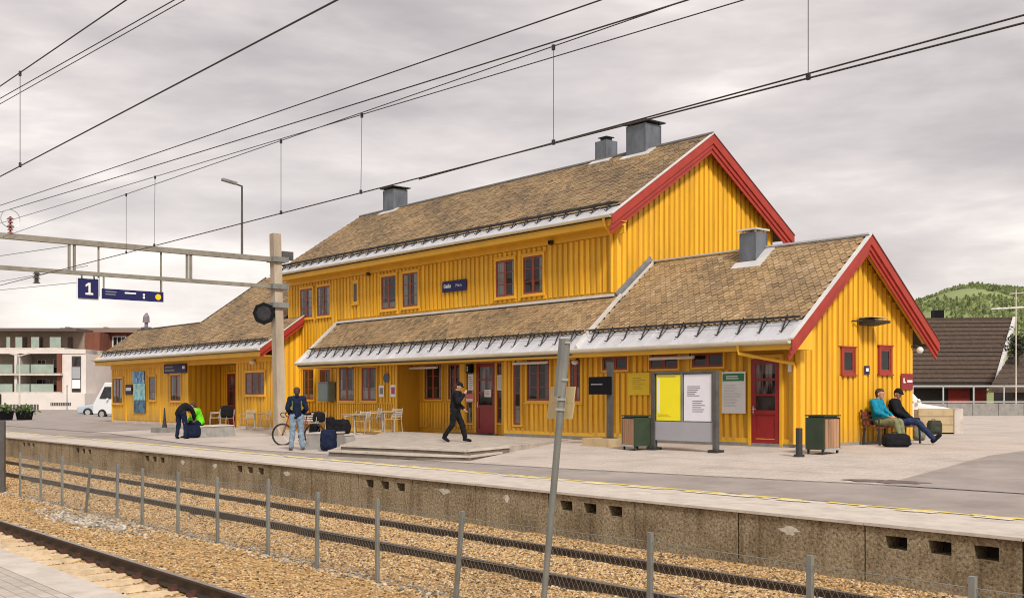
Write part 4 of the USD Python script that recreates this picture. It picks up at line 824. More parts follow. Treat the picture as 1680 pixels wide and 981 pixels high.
q = FF.hit(634, 620, .05); s = thing('round_sign', 'small round dark plaque beside the two right bay windows', 'sign', FF.p(*q, .05)); part(s, 'disc', MB().disc(FF.p(*q, .06), (0, 1, 0), .17, .02), mat('plaque_grey', (.06, .07, .12), .4)); part(s, 'rim', MB().tube([FF.p(q[0] + .17 * math.cos(t), q[1] + .17 * math.sin(t), .072) for t in np.linspace(0, 2 * np.pi, 21)], .012, 5), print_grey)
for q, lb in (((622, 632, 630, 651), 'white notice with dark print, left one under the round plaque'), ((641, 631, 649.5, 651), 'white notice with pink print, right one near the bay corner')):
    r = FF.rect(*q, .05); s = plate('notice', lb, 'notice', FF, r, white_p, .05, .012); a = MB(); FF.box(a, r[0] + .05, r[1] - .05, r[2] + .1, r[3] - .09, .0621, .065); part(s, 'print', a, print_grey if 'left' in lb else mat('pink_print', (.4, .06, .2), .6))
FB = front(21.6)
r = FB.rect(533, 628, 550, 658); s = thing('meter_box', 'grey blue metal cabinet hung before the ground floor windows', 'cabinet', FB.p(r[0], r[2])); r = FM.rect(533, 628, 550, 658, .1)
mg = mat('cabinet_grey', (.19, .265, .27), .45, .15, 3); a = MB(); FM.box(a, r[0], r[1], r[2], r[3], .1, .42); part(s, 'body', a, mg); a = MB(); FM.box(a, r[0] + .03, r[1] - .03, r[2] + .03, r[3] - .03, .42, .44); part(s, 'door', a, mg); a = MB(); FM.box(a, r[0] - .03, r[1] + .03, r[3], r[3] + .03, .06, .46); part(s, 'lid', a, mg); a = MB(); FM.box(a, r[0] + .1, r[1] - .1, r[2] + .1, r[3] - .1, .04, .1); part(s, 'bracket', a, dark_iron)
for q, lb in (((672, 593.5, 717, 597.5), 'long white tube lamp over the recessed entrance windows'), ((842, 590, 898, 594.5), 'long white tube lamp over the wide annex window'), ((1066, 573, 1138, 578), 'long white tube lamp over the noticeboard')):
    fr = front(22.55 if 'recessed' in lb else 21.75); r = fr.rect(*q); zz = min(r[3], 2.6); r = (r[0], r[1], zz - .07, zz); s = thing('tube_lamp', lb, 'lamp', fr.p(r[0], r[2])); a = MB(); a.tube([fr.p(r[0], (r[2] + r[3]) / 2), fr.p(r[1], (r[2] + r[3]) / 2)], .045, 8); part(s, 'tube', a, lamp_white, smooth=40)
    a = MB(); fr.box(a, r[0] + .1, r[0] + .14, r[3], 2.66, -.02, .02); part(s, 'hanger', a, dark_iron); a = MB(); fr.box(a, r[1] - .14, r[1] - .1, r[3], 2.66, -.02, .02); part(s, 'hanger', a, dark_iron)
def dome_lamp(px, py, fr, lb, rr=.1):
    q = fr.hit(px, py, .2); s = thing('dome_lamp', lb, 'lamp', fr.p(*q, .2)); part(s, 'globe', MB().ball(fr.p(*q, .2), (rr, rr, rr * .8)), lamp_white, smooth=True); part(s, 'arm', MB().tube([fr.p(q[0], q[1] + .05, .2), fr.p(q[0], q[1] + .1, .1), fr.p(q[0], q[1] + .08, 0)], .02, 6), dark_iron)
dome_lamp(575, 600, FF, 'round white lamp under the eaves above the bay windows'); dome_lamp(943, 594, FF, 'round white lamp behind the leaning sign pole'); dome_lamp(414, 594, FW, 'round white lamp above the right wing window', .13)
Gb = gable(XC); q = Gb.hit(1500, 563, .3); s = thing('corner_lamp', 'white globe lamp at the rear corner of the annex gable', 'lamp', (XC + .2, 26.95, q[1])); part(s, 'globe', MB().ball((XC + .22, 27.05, 2.78), .09), lamp_white, smooth=True); part(s, 'arm', MB().tube([(XC, 26.93, 2.86), (XC + .14, 26.95, 2.9), (XC + .22, 27.05, 2.86)], .02, 6), dark_iron)
u, z = G1.hit(1428, 529, .2); s = thing('gable_floodlight', 'dark floodlight with a tan hood on the annex gable', 'lamp', G1.p(u, z))
a = MB(); a.hexa([G1.p(u - .35, z - .08, .1), G1.p(u - .35, z - .02, .55), G1.p(u + .35, z - .02, .55), G1.p(u + .35, z - .08, .1), G1.p(u - .35, z + .10, .1), G1.p(u - .35, z + .04, .55), G1.p(u + .35, z + .04, .55), G1.p(u + .35, z + .10, .1)]); part(s, 'housing', a, dark_iron)
a = MB(); G1.box(a, u - .36, u + .30, z + .10, z + .125, .05, .52); part(s, 'hood', a, beige_plate); a = MB(); G1.box(a, u - .05, u + .05, z - .05, z + .08, 0, .1); part(s, 'bracket', a, dark_iron); a = MB(); a.tube([G1.p(u - .6, z + .02, .06), G1.p(u - .35, z + .02, .2)], .02, 5); part(s, 'cable', a, dark_iron)
u, z = G1.hit(1417, 510, .05)
r = G1.rect(1418, 600, 1426, 614, .05); s = plate('wall_sign', 'tiny dark blue plate between the two gable windows', 'sign', G1, r, blue_sign, .05, .015); a = MB(); G1.box(a, r[0] + .05, r[1] - .05, r[2] + .07, r[3] - .06, .0651, .068); part(s, 'symbol', a, white_p)
r = G1.rect(1478, 613, 1496.5, 639, .05); s = plate('luggage_sign', 'square dark red sign with white symbol above the seated people', 'sign', G1, r, mat('sign_red', (.26, .012, .018), .4), .05, .02); h = r[3] - r[2]; w = r[1] - r[0]
a = MB(); G1.box(a, r[0] + w * .16, r[0] + w * .26, r[2] + h * .42, r[2] + h * .72, .0701, .073); G1.box(a, r[0] + w * .26, r[0] + w * .36, r[2] + h * .42, r[2] + h * .5, .0701, .073); G1.box(a, r[0] + w * .5, r[0] + w * .95, r[2] + h * .46, r[2] + h * .6, .0701, .073); part(s, 'symbol', a, white_p)
r = FF.rect(1031, 611.5, 1066, 648, .06); s = plate('yellow_notice', 'square yellow notice board with faint print left of the noticeboard', 'notice', FF, r, yel_plate, .06, .02); lines(s, FF, r[0] + .18, r[1] - .14, r[2] + .15, r[3] - .12, 6, mat('ochre_print', (.45, .27, .01), .6), .0801, .3, 8)
r = FF.rect(1185, 609.5, 1223.5, 678, .06); s = plate('green_notice', 'white notice with a green heading beside the red annex door', 'notice', FF, r, white_p, .06, .02); a = MB(); FF.box(a, r[0] + .03, r[1] - .04, r[3] - .24, r[3] - .05, .0801, .083); part(s, 'heading', a, green_print)
lines(s, FF, r[0] + .14, r[1] - .16, r[3] - .20, r[3] - .09, 2, white_p, .0835, .45, 5, 'lettering'); lines(s, FF, r[0] + .07, r[1] - .09, r[2] + .16, r[3] - .32, 15, mat('pale_print', (.52, .51, .52), .6), .0801, .28, 4)
r = FF.rect(1293, 593, 1299, 610, .05); s = plate('house_number', 'narrow white plate on the boards right of the red annex door', 'sign', FF, r, white_p, .05, .012)
def paper(fr, q, lb, d=.05, extra=None):
    r = fr.rect(*q, d); s = plate('paper_notice', lb, 'notice', fr, r, white_p, d, .006)
    lines(s, fr, r[0] + .04, r[1] - .04, r[2] + .05, r[3] - .05, 6, print_grey, d + .0065, .3, int(q[0])); return s
paper(FM, (768, 614, 777, 640), 'tall white paper in the sidelight left of the red entrance door', .06); paper(FM, (816, 615, 829, 640), 'white paper on the sidelight right of the red entrance door', .06); paper(FM, (795, 639, 806, 651), 'small square paper taped inside the red entrance door', .05)
r = FM.rect(764, 646, 778, 660, .07); s = plate('entrance_sign', 'pink and white strip sign left of the entrance door handle', 'sign', FM, r, mat('pinkish', (.62, .16, .18), .5), .07, .012); a = MB(); FM.box(a, r[0] + .04, r[1] - .06, r[2] + .05, r[2] + .12, .0821, .085); part(s, 'print', a, white_p)
r = FM.rect(768, 598, 776, 612, .12); s = plate('intercom', 'dark box lamp high beside the entrance door', 'lamp', FM, r, black_p, .1, .12); a = MB(); FM.box(a, r[0] + .06, r[0] + .1, r[2] + .05, r[3] - .05, .2201, .226); part(s, 'light_strip', a, white_p)
u, z = FM.hit(905, 398, .1); s = thing('wall_camera', 'small dark camera on the upper wall right of the last windows', 'camera', FM.p(u, z)); a = MB(); FM.box(a, u - .06, u + .06, z - .06, z + .06, .04, .2); part(s, 'body', a, dark_iron); part(s, 'lens', MB().disc(FM.p(u, z - .02, .21), (0, 1, 0), .035, .03, 10), black_p)
u, z = FM.hit(604, 450, .1); s = thing('wall_camera', 'tiny dark vent fitting below the frieze by the small window', 'fitting', FM.p(u, z)); a = MB(); FM.box(a, u - .07, u + .07, z - .05, z + .05, .04, .14); part(s, 'body', a, rust); a = MB(); FM.box(a, u - .08, u + .08, z + .05, z + .065, .03, .17); part(s, 'cover', a, dark_iron)

# ================================================================ THINGS ON THE PLATFORM
b = gp(1044, 737.5); bl = thing('litter_bin', 'litter bin left of the noticeboard, wooden slats to the front', 'litter bin', b, -16, 'slatted litter bins', local=True)
HX, HY, HZ = .30, .235, .80
a = MB(); a.box(-HX + .03, HX - .03, -HY + .03, HY - .03, .12, HZ); part(bl, 'inner_box', a, dark_iron)
for s_ in (-1, 1):
    for i in range(5): a = MB(); x0 = -HX + .035 + i * (2 * HX - .07) / 5; a.box(x0 + .006, x0 + (2 * HX - .07) / 5 - .006, s_ * HY - .012, s_ * HY + .012, .14, HZ - .03); part(bl, 'slat', a, wood_slat)
    a = MB(); a.box(s_ * HX - .015, s_ * HX + .015, -HY, HY, .1, HZ); part(bl, 'end_panel', a, bin_green)
    a = MB(); a.box(-HX + .03, HX - .03, s_ * HY - .015, s_ * HY + .015, .085, .135); part(bl, 'foot_rail', a, chrome)
a = MB(); a.box(-HX - .01, HX + .01, -HY - .02, HY + .02, HZ + .03, HZ + .06); a.box(-HX + .05, HX - .05, -HY + .03, HY - .03, HZ, HZ + .03); part(bl, 'lid', a, bin_green)
for sx in (-1, 1):
    for sy_ in (-1, 1): a = MB(); a.box(sx * HX - .03 * sx - .02, sx * HX - .03 * sx + .02, sy_ * HY * .8 - .02, sy_ * HY * .8 + .02, 0, .1); part(bl, 'foot', a, dark_iron)
b2 = gp(1350, 744); copy(bl, 'litter_bin', 'litter bin at the annex corner, green end to the front', 'litter bin', b2, 90, 'slatted litter bins')
b = gp(1311, 749); s = thing('bollard', 'short dark post at the annex corner beside the litter bin', 'bollard', b); a = MB(); a.tube([b, b + [0, 0, .62]], .075, 10); part(s, 'post', a, dark_iron); part(s, 'base', MB().tube([b, b + [0, 0, .05]], .12, 10), dark_iron)
# noticeboard
p0, p1 = gp(1074, 737.5), gp(1175, 742.5); yb = (p0[1] + p1[1]) / 2; fr = front(yb); u0, u1 = fr.hit(1073, 700)[0], fr.hit(1174.5, 700)[0]; zg = float(ground(u0, yb))
nb = thing('noticeboard', 'freestanding noticeboard with a yellow and a white poster before the annex', 'noticeboard', (u0, yb, zg)); zt = fr.hit(1120, 609)[1]
for u in (u0, u1): a = MB(); fr.box(a, u - .055, u + .055, zg, zt, -.06, .06); pp = part(nb, 'post', a, dark_steel); a = MB(); fr.box(a, u - .13, u + .13, zg, zg + .07, -.14, .14); part(pp, 'foot', a, dark_iron)
a = MB(); fr.box(a, u0 + .07, u1 - .07, zt - .05, zt, -.05, .05); part(nb, 'rail', a, dark_steel)
z0, z1 = fr.hit(1120, 692)[1], fr.hit(1120, 723)[1]; um = fr.hit(1120, 650)[0]; zl = fr.hit(1097, 691)[1]
a = MB(); fr.box(a, u0 + .07, u1 - .07, z1, z0, -.02, .03); part(nb, 'base_panel', a, grey_panel)
a = MB(); fr.box(a, u0 + .07, u1 - .07, z0, zt - .05, -.03, .0); part(nb, 'back_panel', a, steel_post)
a = MB(); fr.box(a, um - .03, um + .03, z0, zt - .05, 0, .035); part(nb, 'divider', a, steel_post)
for (a0, a1, m_, nm_2) in ((u0 + .10, um - .05, yel_poster, 'poster'), (um + .06, u1 - .12, white_poster, 'poster')):
    a = MB(); fr.box(a, a0, a1, zl + .02, zt - .08, .0, .02); s = part(nb, nm_2, a, m_, label='bright yellow poster' if m_ is yel_poster else 'white poster with grey print'); H_ = zt - .1 - zl
    if m_ is yel_poster:
        a = MB(); fr.box(a, a0 + .02, a0 + .10, zl + H_ * .18, zt - .16, .0201, .0225); part(s, 'white_column', a, white_p); lines(s, fr, a0 + .05, a1 - .15, zt - .15, zt - .09, 2, print_grey, .0201, .3, 2); lines(s, fr, a0 + .04, a1 - .2, zl + .1, zl + .18, 2, mat('ochre_print', (.45, .27, .01), .6), .0201, .3, 3)
    else:
        lines(s, fr, a0 + .1, a1 - .3, zl + H_ * .54, zl + H_ * .78, 6, print_grey, .0201, .45, 6); lines(s, fr, a0 + .26, a1 - .12, zl + H_ * .2, zl + H_ * .47, 6, print_grey, .0201, .4, 7)
# dark information sign on its post
b = gp(1001, 731); fr = front(b[1]); s = thing('information_sign', 'black sign panel on a grey post standing in a pale block', 'sign', b)
zt = fr.hit(998, 594)[1]; u = fr.hit(1001, 700)[0]; a = MB(); fr.box(a, u - .085, u + .085, b[2] + .2, zt, -.05, .05); part(s, 'post', a, dark_steel); r = fr.rect(967, 618, 1002, 647, .1); a = MB(); fr.box(a, *r, .06, .13); pn = part(s, 'panel', a, black_p); h = r[3] - r[2]
lines(pn, fr, r[0] + .09, r[1] - .06, r[2] + h * .52, r[2] + h * .64, 1, print_grey, .1301, .6, 3); a = MB(); fr.box(a, u - .15, u + .15, b[2] + .19, b[2] + .22, -.14, .14); part(s, 'foot_plate', a, dark_iron)
a = MB(); r = fr.rect(973, 727, 1016, 740); fr.box(a, r[0], r[1], b[2] - .05, b[2] + .2, -.35, .4); part(s, 'base_block', a, wood_beige)
# concrete seats
def block(lb, l, rr_, ytop, depth, m=conc_grey, taper=.1):
    a, b = gp(*l), gp(*rr_); d = b - a; L_ = np.linalg.norm(d[:2]); e = d / L_; nrm = np.array([-e[1], e[0], 0]); dep = float(np.dot(a - CAM, FWD)); H_ = (l[1] - ytop) / FOC * dep
    s = thing('concrete_seat', lb, 'seat', a, group=None); zz = min(a[2], b[2]) - .03; t = taper; mb = MB(); up = np.array([0, 0, 1.0]); a = a * [1, 1, 0] + up * zz
    mb.hexa([a, a + e * L_, a + e * L_ + nrm * depth, a + nrm * depth, a + e * t + nrm * t + up * H_, a + e * (L_ - t) + nrm * t + up * H_, a + e * (L_ - t) + nrm * (depth - t) + up * H_, a + e * t + nrm * (depth - t) + up * H_]); part(s, 'block', mb, m)
    q = a + up * H_; mb = MB(); mb.hexa([q + e * k0 + nrm * k1 + up * k2 for k2 in (.0, .04) for (k0, k1) in ((t - .03, t - .03), (L_ - t + .03, t - .03), (L_ - t + .03, depth - t + .03), (t - .03, depth - t + .03))]); part(s, 'top_slab', mb, conc_light if m is conc_grey else m); return a, e, nrm, H_
blk1 = block('long grey concrete seat in front of the left wing porch', (325, 718), (388, 715), 699.5, 1.1)
blk2 = block('grey concrete seat right of the bicycle', (497, 737.5), (549, 737), 710.5, 1.0)
blk3 = block('low grey concrete block carrying a black bag by the steps', (553, 729.5), (588, 727), 714, 1.0)
b = gp(270, 709); s = thing('parasol_stand', 'dark folded pole on a square concrete foot by the wing', 'stand', b); a = MB(); a.box(b[0] - .45, b[0] + .45, b[1] - .4, b[1] + .4, b[2] - .02, b[2] + .2); part(s, 'foot', a, conc_grey); a = MB(); a.tube([b + [0, 0, .2], b + [0, 0, .5], b + [0, 0, 1.0]], [.11, .06, .022], 10); part(s, 'cone', a, dark_iron)

# cafe chairs and tables
def wallspot(px, y):
    x = front(y).hit(px, 690)[0]; z = float(ground(x, y)); return np.array([x, y, max(z, ZT if -33.4 < x < -26 and y > 17.5 else z)])
ch = thing('cafe_chair', 'pale metal cafe chair nearest the bay corner', 'chair', wallspot(645, 21.3), 20, 'cafe chairs along the walls', local=True)
fm_ = mat('chair_metal', (.50, .46, .40), .4, .1, 5, 0, 10, .3)
for sx in (-1, 1):
    a = MB(); a.tube([(sx * .21, -.2, 0), (sx * .21, -.19, .44), (sx * .22, .2, .46)], .014, 6); part(ch, 'leg', a, fm_)
    a = MB(); a.tube([(sx * .21, .26, 0), (sx * .21, .2, .45), (sx * .2, .27, .84)], .014, 6); part(ch, 'leg', a, fm_)
    a = MB(); a.tube([(sx * .22, -.17, .44), (sx * .25, -.17, .64), (sx * .25, .2, .66)], .014, 6); part(ch, 'armrest', a, fm_)
for i in range(5): a = MB(); a.box(-.2, .2, -.19 + i * .08, -.125 + i * .08, .452, .466); part(ch, 'seat_slat', a, fm_)
for i in range(4): a = MB(); a.bar((-.2, .215 + i * .017, .54 + i * .08), (.2, .215 + i * .017, .54 + i * .08), .012, .05); part(ch, 'back_slat', a, fm_)
tb = thing('cafe_table', 'small square cafe table before the bay, right one', 'table', wallspot(628, 21.2), 0, 'cafe tables along the walls', local=True)
a = MB(); a.box(-.34, .34, -.34, .34, .70, .73); part(tb, 'table_top', a, mat('table_top', (.42, .37, .31), .5, .15, 5)); part(tb, 'column', MB().tube([(0, 0, .02), (0, 0, .7)], .03, 8), fm_)
for k in range(4): a = MB(); t = math.pi / 4 + k * math.pi / 2; a.bar((0, 0, .05), (.32 * math.cos(t), .32 * math.sin(t), .015), .04, .03); part(tb, 'foot', a, fm_)
for (px, py, ro, lb) in ((612, 709, -15, 'pale metal cafe chair between the two bay tables'), (594, 707, 30, 'pale metal cafe chair left of the left bay table'), (573, 706, -35, 'pale metal cafe chair behind the black bag'), (520, 713, 15, 'pale metal cafe chair under black bags behind the seat'), (508, 714, 60, 'pale metal cafe chair half hidden by the standing man'), (372, 703, 10, 'pale metal cafe chair with black bags before the porch'), (352, 703, -20, 'pale metal cafe chair beside the person in bright green'), (405, 701, 25, 'pale metal cafe chair left under the wing window'), (432, 702, -10, 'pale metal cafe chair right under the wing window')):
    copy(ch, 'cafe_chair', lb, 'chair', wallspot(px, 21.25) if px in (612, 594, 573, 405, 432, 352) else gp(px, py), ro, 'cafe chairs along the walls')
for (px, py, lb) in ((582, 708, 'small square cafe table before the bay, left one'), (418, 702, 'small square cafe table below the wing window'), (362, 704, 'small square cafe table at the porch opening')): copy(tb, 'cafe_table', lb, 'table', wallspot(px, 21.1), 0, 'cafe tables along the walls')

def soft(pts_r, refine=.05, it=8, noise_a=0.0, seed=0, chain=True):
    """A soft continuous solid from balls: neighbours in the list are bridged by their hull."""
    M = manifold3d.Manifold; out = []
    for bone in pts_r: out.append(M.batch_hull([M.sphere(float(q[3]), 14).translate([float(c) for c in q[:3]]) for q in bone]))
    m = M.batch_boolean(out, manifold3d.OpType.Add).refine_to_length(refine); mm = m.to_mesh(); t = trimesh.Trimesh(mm.vert_properties[:, :3], mm.tri_verts, process=True)
    if it: trimesh.smoothing.filter_taubin(t, iterations=it)
    if noise_a: t.vertices += t.vertex_normals * (meshkit.fbm(np.array(t.vertices) * np.array([13, 13, 9]), 3, seed) - .5)[:, None] * noise_a
    return t
def bag(name, lb, cat, c, size, m, rot=0.0, strap=True, seed=0):
    w, d, h = size; s = thing(name, lb, cat, c, rot, local=True); r_ = min(w, d, h) * .28
    t = soft([[(sx * (w / 2 - r_), sy * (d / 2 - r_), z, r_) for sx in (-1, 1) for sy in (-1, 1) for z in (r_, h - r_)], [(0, -d * .42, h * .2, r_ * .7), (0, -d * .42, h * .45, r_ * .7), (w * .2, -d * .4, h * .3, r_ * .7), (-w * .2, -d * .4, h * .3, r_ * .7)]], .06, 5, .03, seed)
    part(s, 'body', MB().tm(t), m, smooth=True); part(s, 'lid', MB().tm(soft([[(sx * w * .3, sy * d * .25, h - r_ * .3, r_ * .6) for sx in (-1, 1) for sy in (-1, 1)]], .06, 4)), m, smooth=True)
    if strap:
        for sx in (-1, 1): part(s, 'strap', MB().tube([(sx * w * .22, d * .45, h * .9), (sx * w * .25, d * .62, h * .6), (sx * w * .22, d * .45, h * .15)], .022, 6), black_p)
    part(s, 'handle', MB().tube([(-.07, d * .2, h - .02), (-.05, d * .2, h + .05), (.05, d * .2, h + .05), (.07, d * .2, h - .02)], .013, 6), black_p); return s
q = blk3[0] + blk3[1] * .45 + blk3[2] * .45 + [0, 0, blk3[3] + .03]; bag('travel_bag', 'square black bag standing on the low block by the steps', 'bag', q, (.62, .36, .42), cloth_black, 5, seed=2)
q = gp(539, 739.5); bag('rucksack', 'dark blue rucksack leaning at the right end of the concrete seat', 'rucksack', q, (.42, .34, .56), cloth_navy, 40, seed=3)
q = gp(520, 713) + [0, 0, .47]; bag('travel_bag', 'black bag on the chair behind the concrete seat', 'bag', q, (.62, .38, .34), cloth_black, 10, False, 4); q = gp(522, 712) + [.35, .3, .5]; bag('travel_bag', 'small black bag piled right of the standing man', 'bag', q - [0, 0, .5], (.34, .3, .6), cloth_black, 30, False, 5)
q = gp(372, 703) + [0, 0, .47]; bag('travel_bag', 'black and dark bag on the chair before the porch', 'bag', q, (.6, .4, .5), cloth_black, 0, False, 7)
q = gp(317, 718); bag('travel_bag', 'dark bag on the ground beside the bending person', 'bag', q, (.5, .4, .42), cloth_navy, 20, seed=8)

# bicycle
q = gp(444, 731); bk = thing('bicycle', 'touring bicycle with drop handlebar and orange bag behind the standing man', 'bicycle', q + [.1, .35, 0], 221, local=True)
RW = .33
def wheel(x, nm='wheel'):
    a = MB(); t = np.linspace(0, 2 * np.pi, 37); a.tube([(x + RW * math.cos(k), 0, RW + RW * math.sin(k)) for k in t], .02, 7); w_ = part(bk, nm, a, tyre_mat, smooth=True)
    a = MB(); a.tube([(x + (RW - .03) * math.cos(k), 0, RW + (RW - .03) * math.sin(k)) for k in t], .009, 6); part(w_, 'rim', a, dark_iron)
    for i in range(14): k = i * 2 * np.pi / 14; part(w_, 'spoke', MB().tube([(x, .02 * (-1) ** i, RW), (x + (RW - .03) * math.cos(k), 0, RW + (RW - .03) * math.sin(k))], .0022, 4), chrome)
    part(w_, 'hub', MB().tube([(x, -.04, RW), (x, .04, RW)], .025, 8), dark_iron)
wheel(0); wheel(-1.02)
bf = mat('bike_red', (.20, .03, .02), .35, .1, 4, coat=.5)
a = MB(); hd, ht = (-.17, 0, .80), (-.21, 0, .93); bb = (-.60, 0, .28); st_ = (-.76, 0, .84)
for p_, q2, rr_ in ((hd, bb, .02), ((-.2, 0, .9), (-.74, 0, .8), .018), (bb, st_, .018), (bb, (-1.02, .05, RW), .011), (bb, (-1.02, -.05, RW), .011), ((-.74, 0, .78), (-1.02, .05, RW), .009), ((-.74, 0, .78), (-1.02, -.05, RW), .009), (hd, ht, .022)): a.tube([p_, q2], rr_, 7)
part(bk, 'frame', a, bf); a = MB(); a.tube([hd, (-.08, .05, .55), (0, .05, RW)], .013, 6); a.tube([hd, (-.08, -.05, .55), (0, -.05, RW)], .013, 6); part(bk, 'fork', a, bf)
a = MB(); a.tube([ht, (-.22, 0, 1.0), (-.14, 0, 1.0)], .014, 6)
for sy in (-1, 1): a.tube([(-.14, 0, 1.0), (-.14, sy * .2, 1.0), (-.05, sy * .21, 1.0), (-.01, sy * .21, .95), (-.05, sy * .21, .88), (-.14, sy * .21, .87)], .014, 6)
part(bk, 'handlebar', a, black_p); part(bk, 'saddle', MB().tm(soft([[(-.62, 0, .95, .025), (-.86, .06, .96, .04), (-.86, -.06, .96, .04)]], .04, 3)), black_p, smooth=True); part(bk, 'seat_post', MB().tube([st_, (-.78, 0, .94)], .013, 6), black_p)
a = MB(); a.tube([(-.60, -.05, .28), (-.60, .05, .28)], .095, 16); part(bk, 'chainring', a, dark_iron); a = MB(); a.bar((-.60, .06, .28), (-.52, .06, .13), .02, .012); a.bar((-.60, -.06, .28), (-.68, -.06, .43), .02, .012); part(bk, 'crank', a, dark_iron)
for sy in (-1, 1): part(bk, 'pannier', MB().tm(soft([[(-1.02 + sx * .07, sy * .14, z, .05) for sx in (-1, 1) for z in (.40, .62)]], .05, 3)), black_p, smooth=True)
part(bk, 'saddle_bag', MB().tm(soft([[(-.66 + sx * .12, 0, z, .06) for sx in (-1, 1) for z in (1.0, 1.05)]], .05, 3)), orange_p, smooth=True)

# ================================================================ OVERHEAD LINES, PORTAL, FENCE
XP = -36.1
yp = float(on(460, 690, 0, XP)[1])
pt = thing('gantry', 'steel lattice gantry with concrete post spanning the tracks', 'gantry', (XP, yp, float(ground(XP, yp))))
zt = float(on(453, 384, 0, XP)[2])
mb = MB(); 
for (za, wa) in ((0, 0),): mb.hexa([(XP - .17, yp - .17, -.1), (XP + .17, yp - .17, -.1), (XP + .17, yp + .17, -.1), (XP - .17, yp + .17, -.1), (XP - .16, yp - .36, zt), (XP + .16, yp - .36, zt), (XP + .16, yp - .06, zt), (XP - .16, yp - .06, zt)])
part(pt, 'post', mb, conc_pole)
mb = MB(); mb.box(XP - .2, XP + .2, -3.2, -2.8, -1.2, zt); part(pt, 'post', mb, conc_pole)
zu, zl_ = 6.50, 5.52
yb0 = yp - .1
for z, w in ((zu, .2), (zl_, .15)): part(pt, 'beam', MB().bar((XP + .0, -3.0, z), (XP, yb0, z), w, w * .85), beam_mat)
for px in (113.5, 122, 307, 313): 
    y = float(on(px, 420, 0, XP)[1]); part(pt, 'strut', MB().bar((XP, y, zl_), (XP, y, zu), .07, .09), beam_mat)
for z in (zu, zl_, 4.85): mb = MB(); mb.box(XP - .27, XP + .27, yp - .42, yp + .2, z - .09, z + .09); part(pt, 'clamp', mb, steel_post)
part(pt, 'equipment_box', MB().box(XP - .1, XP + .15, yp + .0, yp + .45, zu + .02, zu + .32), dark_steel)
def hang(px, z1, z0): y = float(on(px, 450, 0, XP)[1]); part(pt, 'hanger', MB().bar((XP - .02, y, z0), (XP - .02, y, z1), .05, .05), beam_mat); return y
ya, yb_ = hang(162, zu, 4.80), hang(264.5, zu, 4.80)
GX = gable(XP)
r = GX.rect(128, 457.5, 161, 489.5, .06); s = thing('platform_number_sign', 'square dark blue platform sign with a white 1 under the gantry', 'sign', GX.p(r[0], r[2]))
a = MB(); GX.box(a, *r, .05, .09); part(s, 'board', a, blue_sign); a = MB(); GX.box(a, r[0] - .03, r[1] + .03, r[2] - .04, r[3] + .05, .02, .05); part(s, 'frame', a, white_p); h = r[3] - r[2]; text(s, GX, '1', (r[0] + r[1]) / 2, r[2] + h * .2, h * .58, white_p, .0905, bold=True, center=True)
a = MB(); GX.box(a, r[0] + .1, r[0] + .15, r[3], zl_ - .06, .02, .05); part(s, 'hanger', a, beam_mat); a = MB(); GX.box(a, r[1] - .15, r[1] - .1, r[3], zl_ - .06, .02, .05); part(s, 'hanger', a, beam_mat)
r = GX.rect(167, 476.5, 267.5, 493, .06); s = thing('departure_sign', 'long dark blue destination sign hanging under the gantry', 'sign', GX.p(r[0], r[2])); a = MB(); GX.box(a, *r, .05, .1); part(s, 'board', a, blue_sign); h = r[3] - r[2]; w = r[1] - r[0]
lines(s, GX, r[0] + w * .05, r[0] + w * .32, r[2] + h * .35, r[3] - h * .15, 2, print_grey, .1005, .4, 4); lines(s, GX, r[0] + w * .36, r[0] + w * .58, r[2] + h * .55, r[3] - h * .15, 1, white_p, .1005, .5, 5)
for k in (.52, .24): a = MB(); GX.box(a, r[0] + w * .655, r[0] + w * .69, r[2] + h * k, r[2] + h * (k + .2), .1005, .103); part(s, 'symbol', a, white_p)
q = GX.p(r[0] + w * .91, r[2] + h * .48, .103); part(s, 'clock_symbol', MB().disc(q, (1, 0, 0), h * .3, .006, 16), yel_plate)
for k in (.02, .96): a = MB(); GX.box(a, r[0] + w * k, r[0] + w * k + .05, r[3], zl_ - .05, .03, .07); part(s, 'hanger', a, beam_mat)
# lamp on the gantry
q = on(397, 414, 0, XP); zt_ = float(on(397, 305, 0, XP)[2]); s = thing('gantry_lamp', 'slim lamp post with short arm standing on the gantry beam', 'lamp', (XP, q[1], zu + .06)); part(s, 'post', MB().tube([(XP, q[1], zu + .06), (XP, q[1], zt_)], .045, 8, .035), dark_steel)
a = MB(); a.tube([(XP, q[1], zt_ - .02), (XP, q[1] - .35, zt_ + .06)], .03, 6); part(s, 'arm', a, dark_steel); a = MB(); a.bar((XP, q[1] - .22, zt_ + .05), (XP, q[1] - .75, zt_ + .13), .18, .08); part(s, 'lamp_head', a, steel_post)
# clock
q = on(433, 514.5, 0, XP); s = thing('platform_clock', 'dark polygonal platform clock bracketed from the concrete gantry post', 'clock', q); ax = np.array([.88, -.47, 0.0])
a = MB(); a.tube([q - ax * .13, q + ax * .13], .40, 8); part(s, 'housing', a, black_p); part(s, 'face', MB().disc(q + ax * .135, ax, .27, .012, 8), mat('clock_face', (.035, .035, .038), .8, .4, 8, spec=.15)); part(s, 'bracket', MB().bar(q, (XP, yp - .2, q[2]), .07, .05), dark_steel); part(s, 'bracket', MB().bar(q + [0, 0, .3], (XP, yp - .2, q[2] + .12), .03, .03), dark_steel)
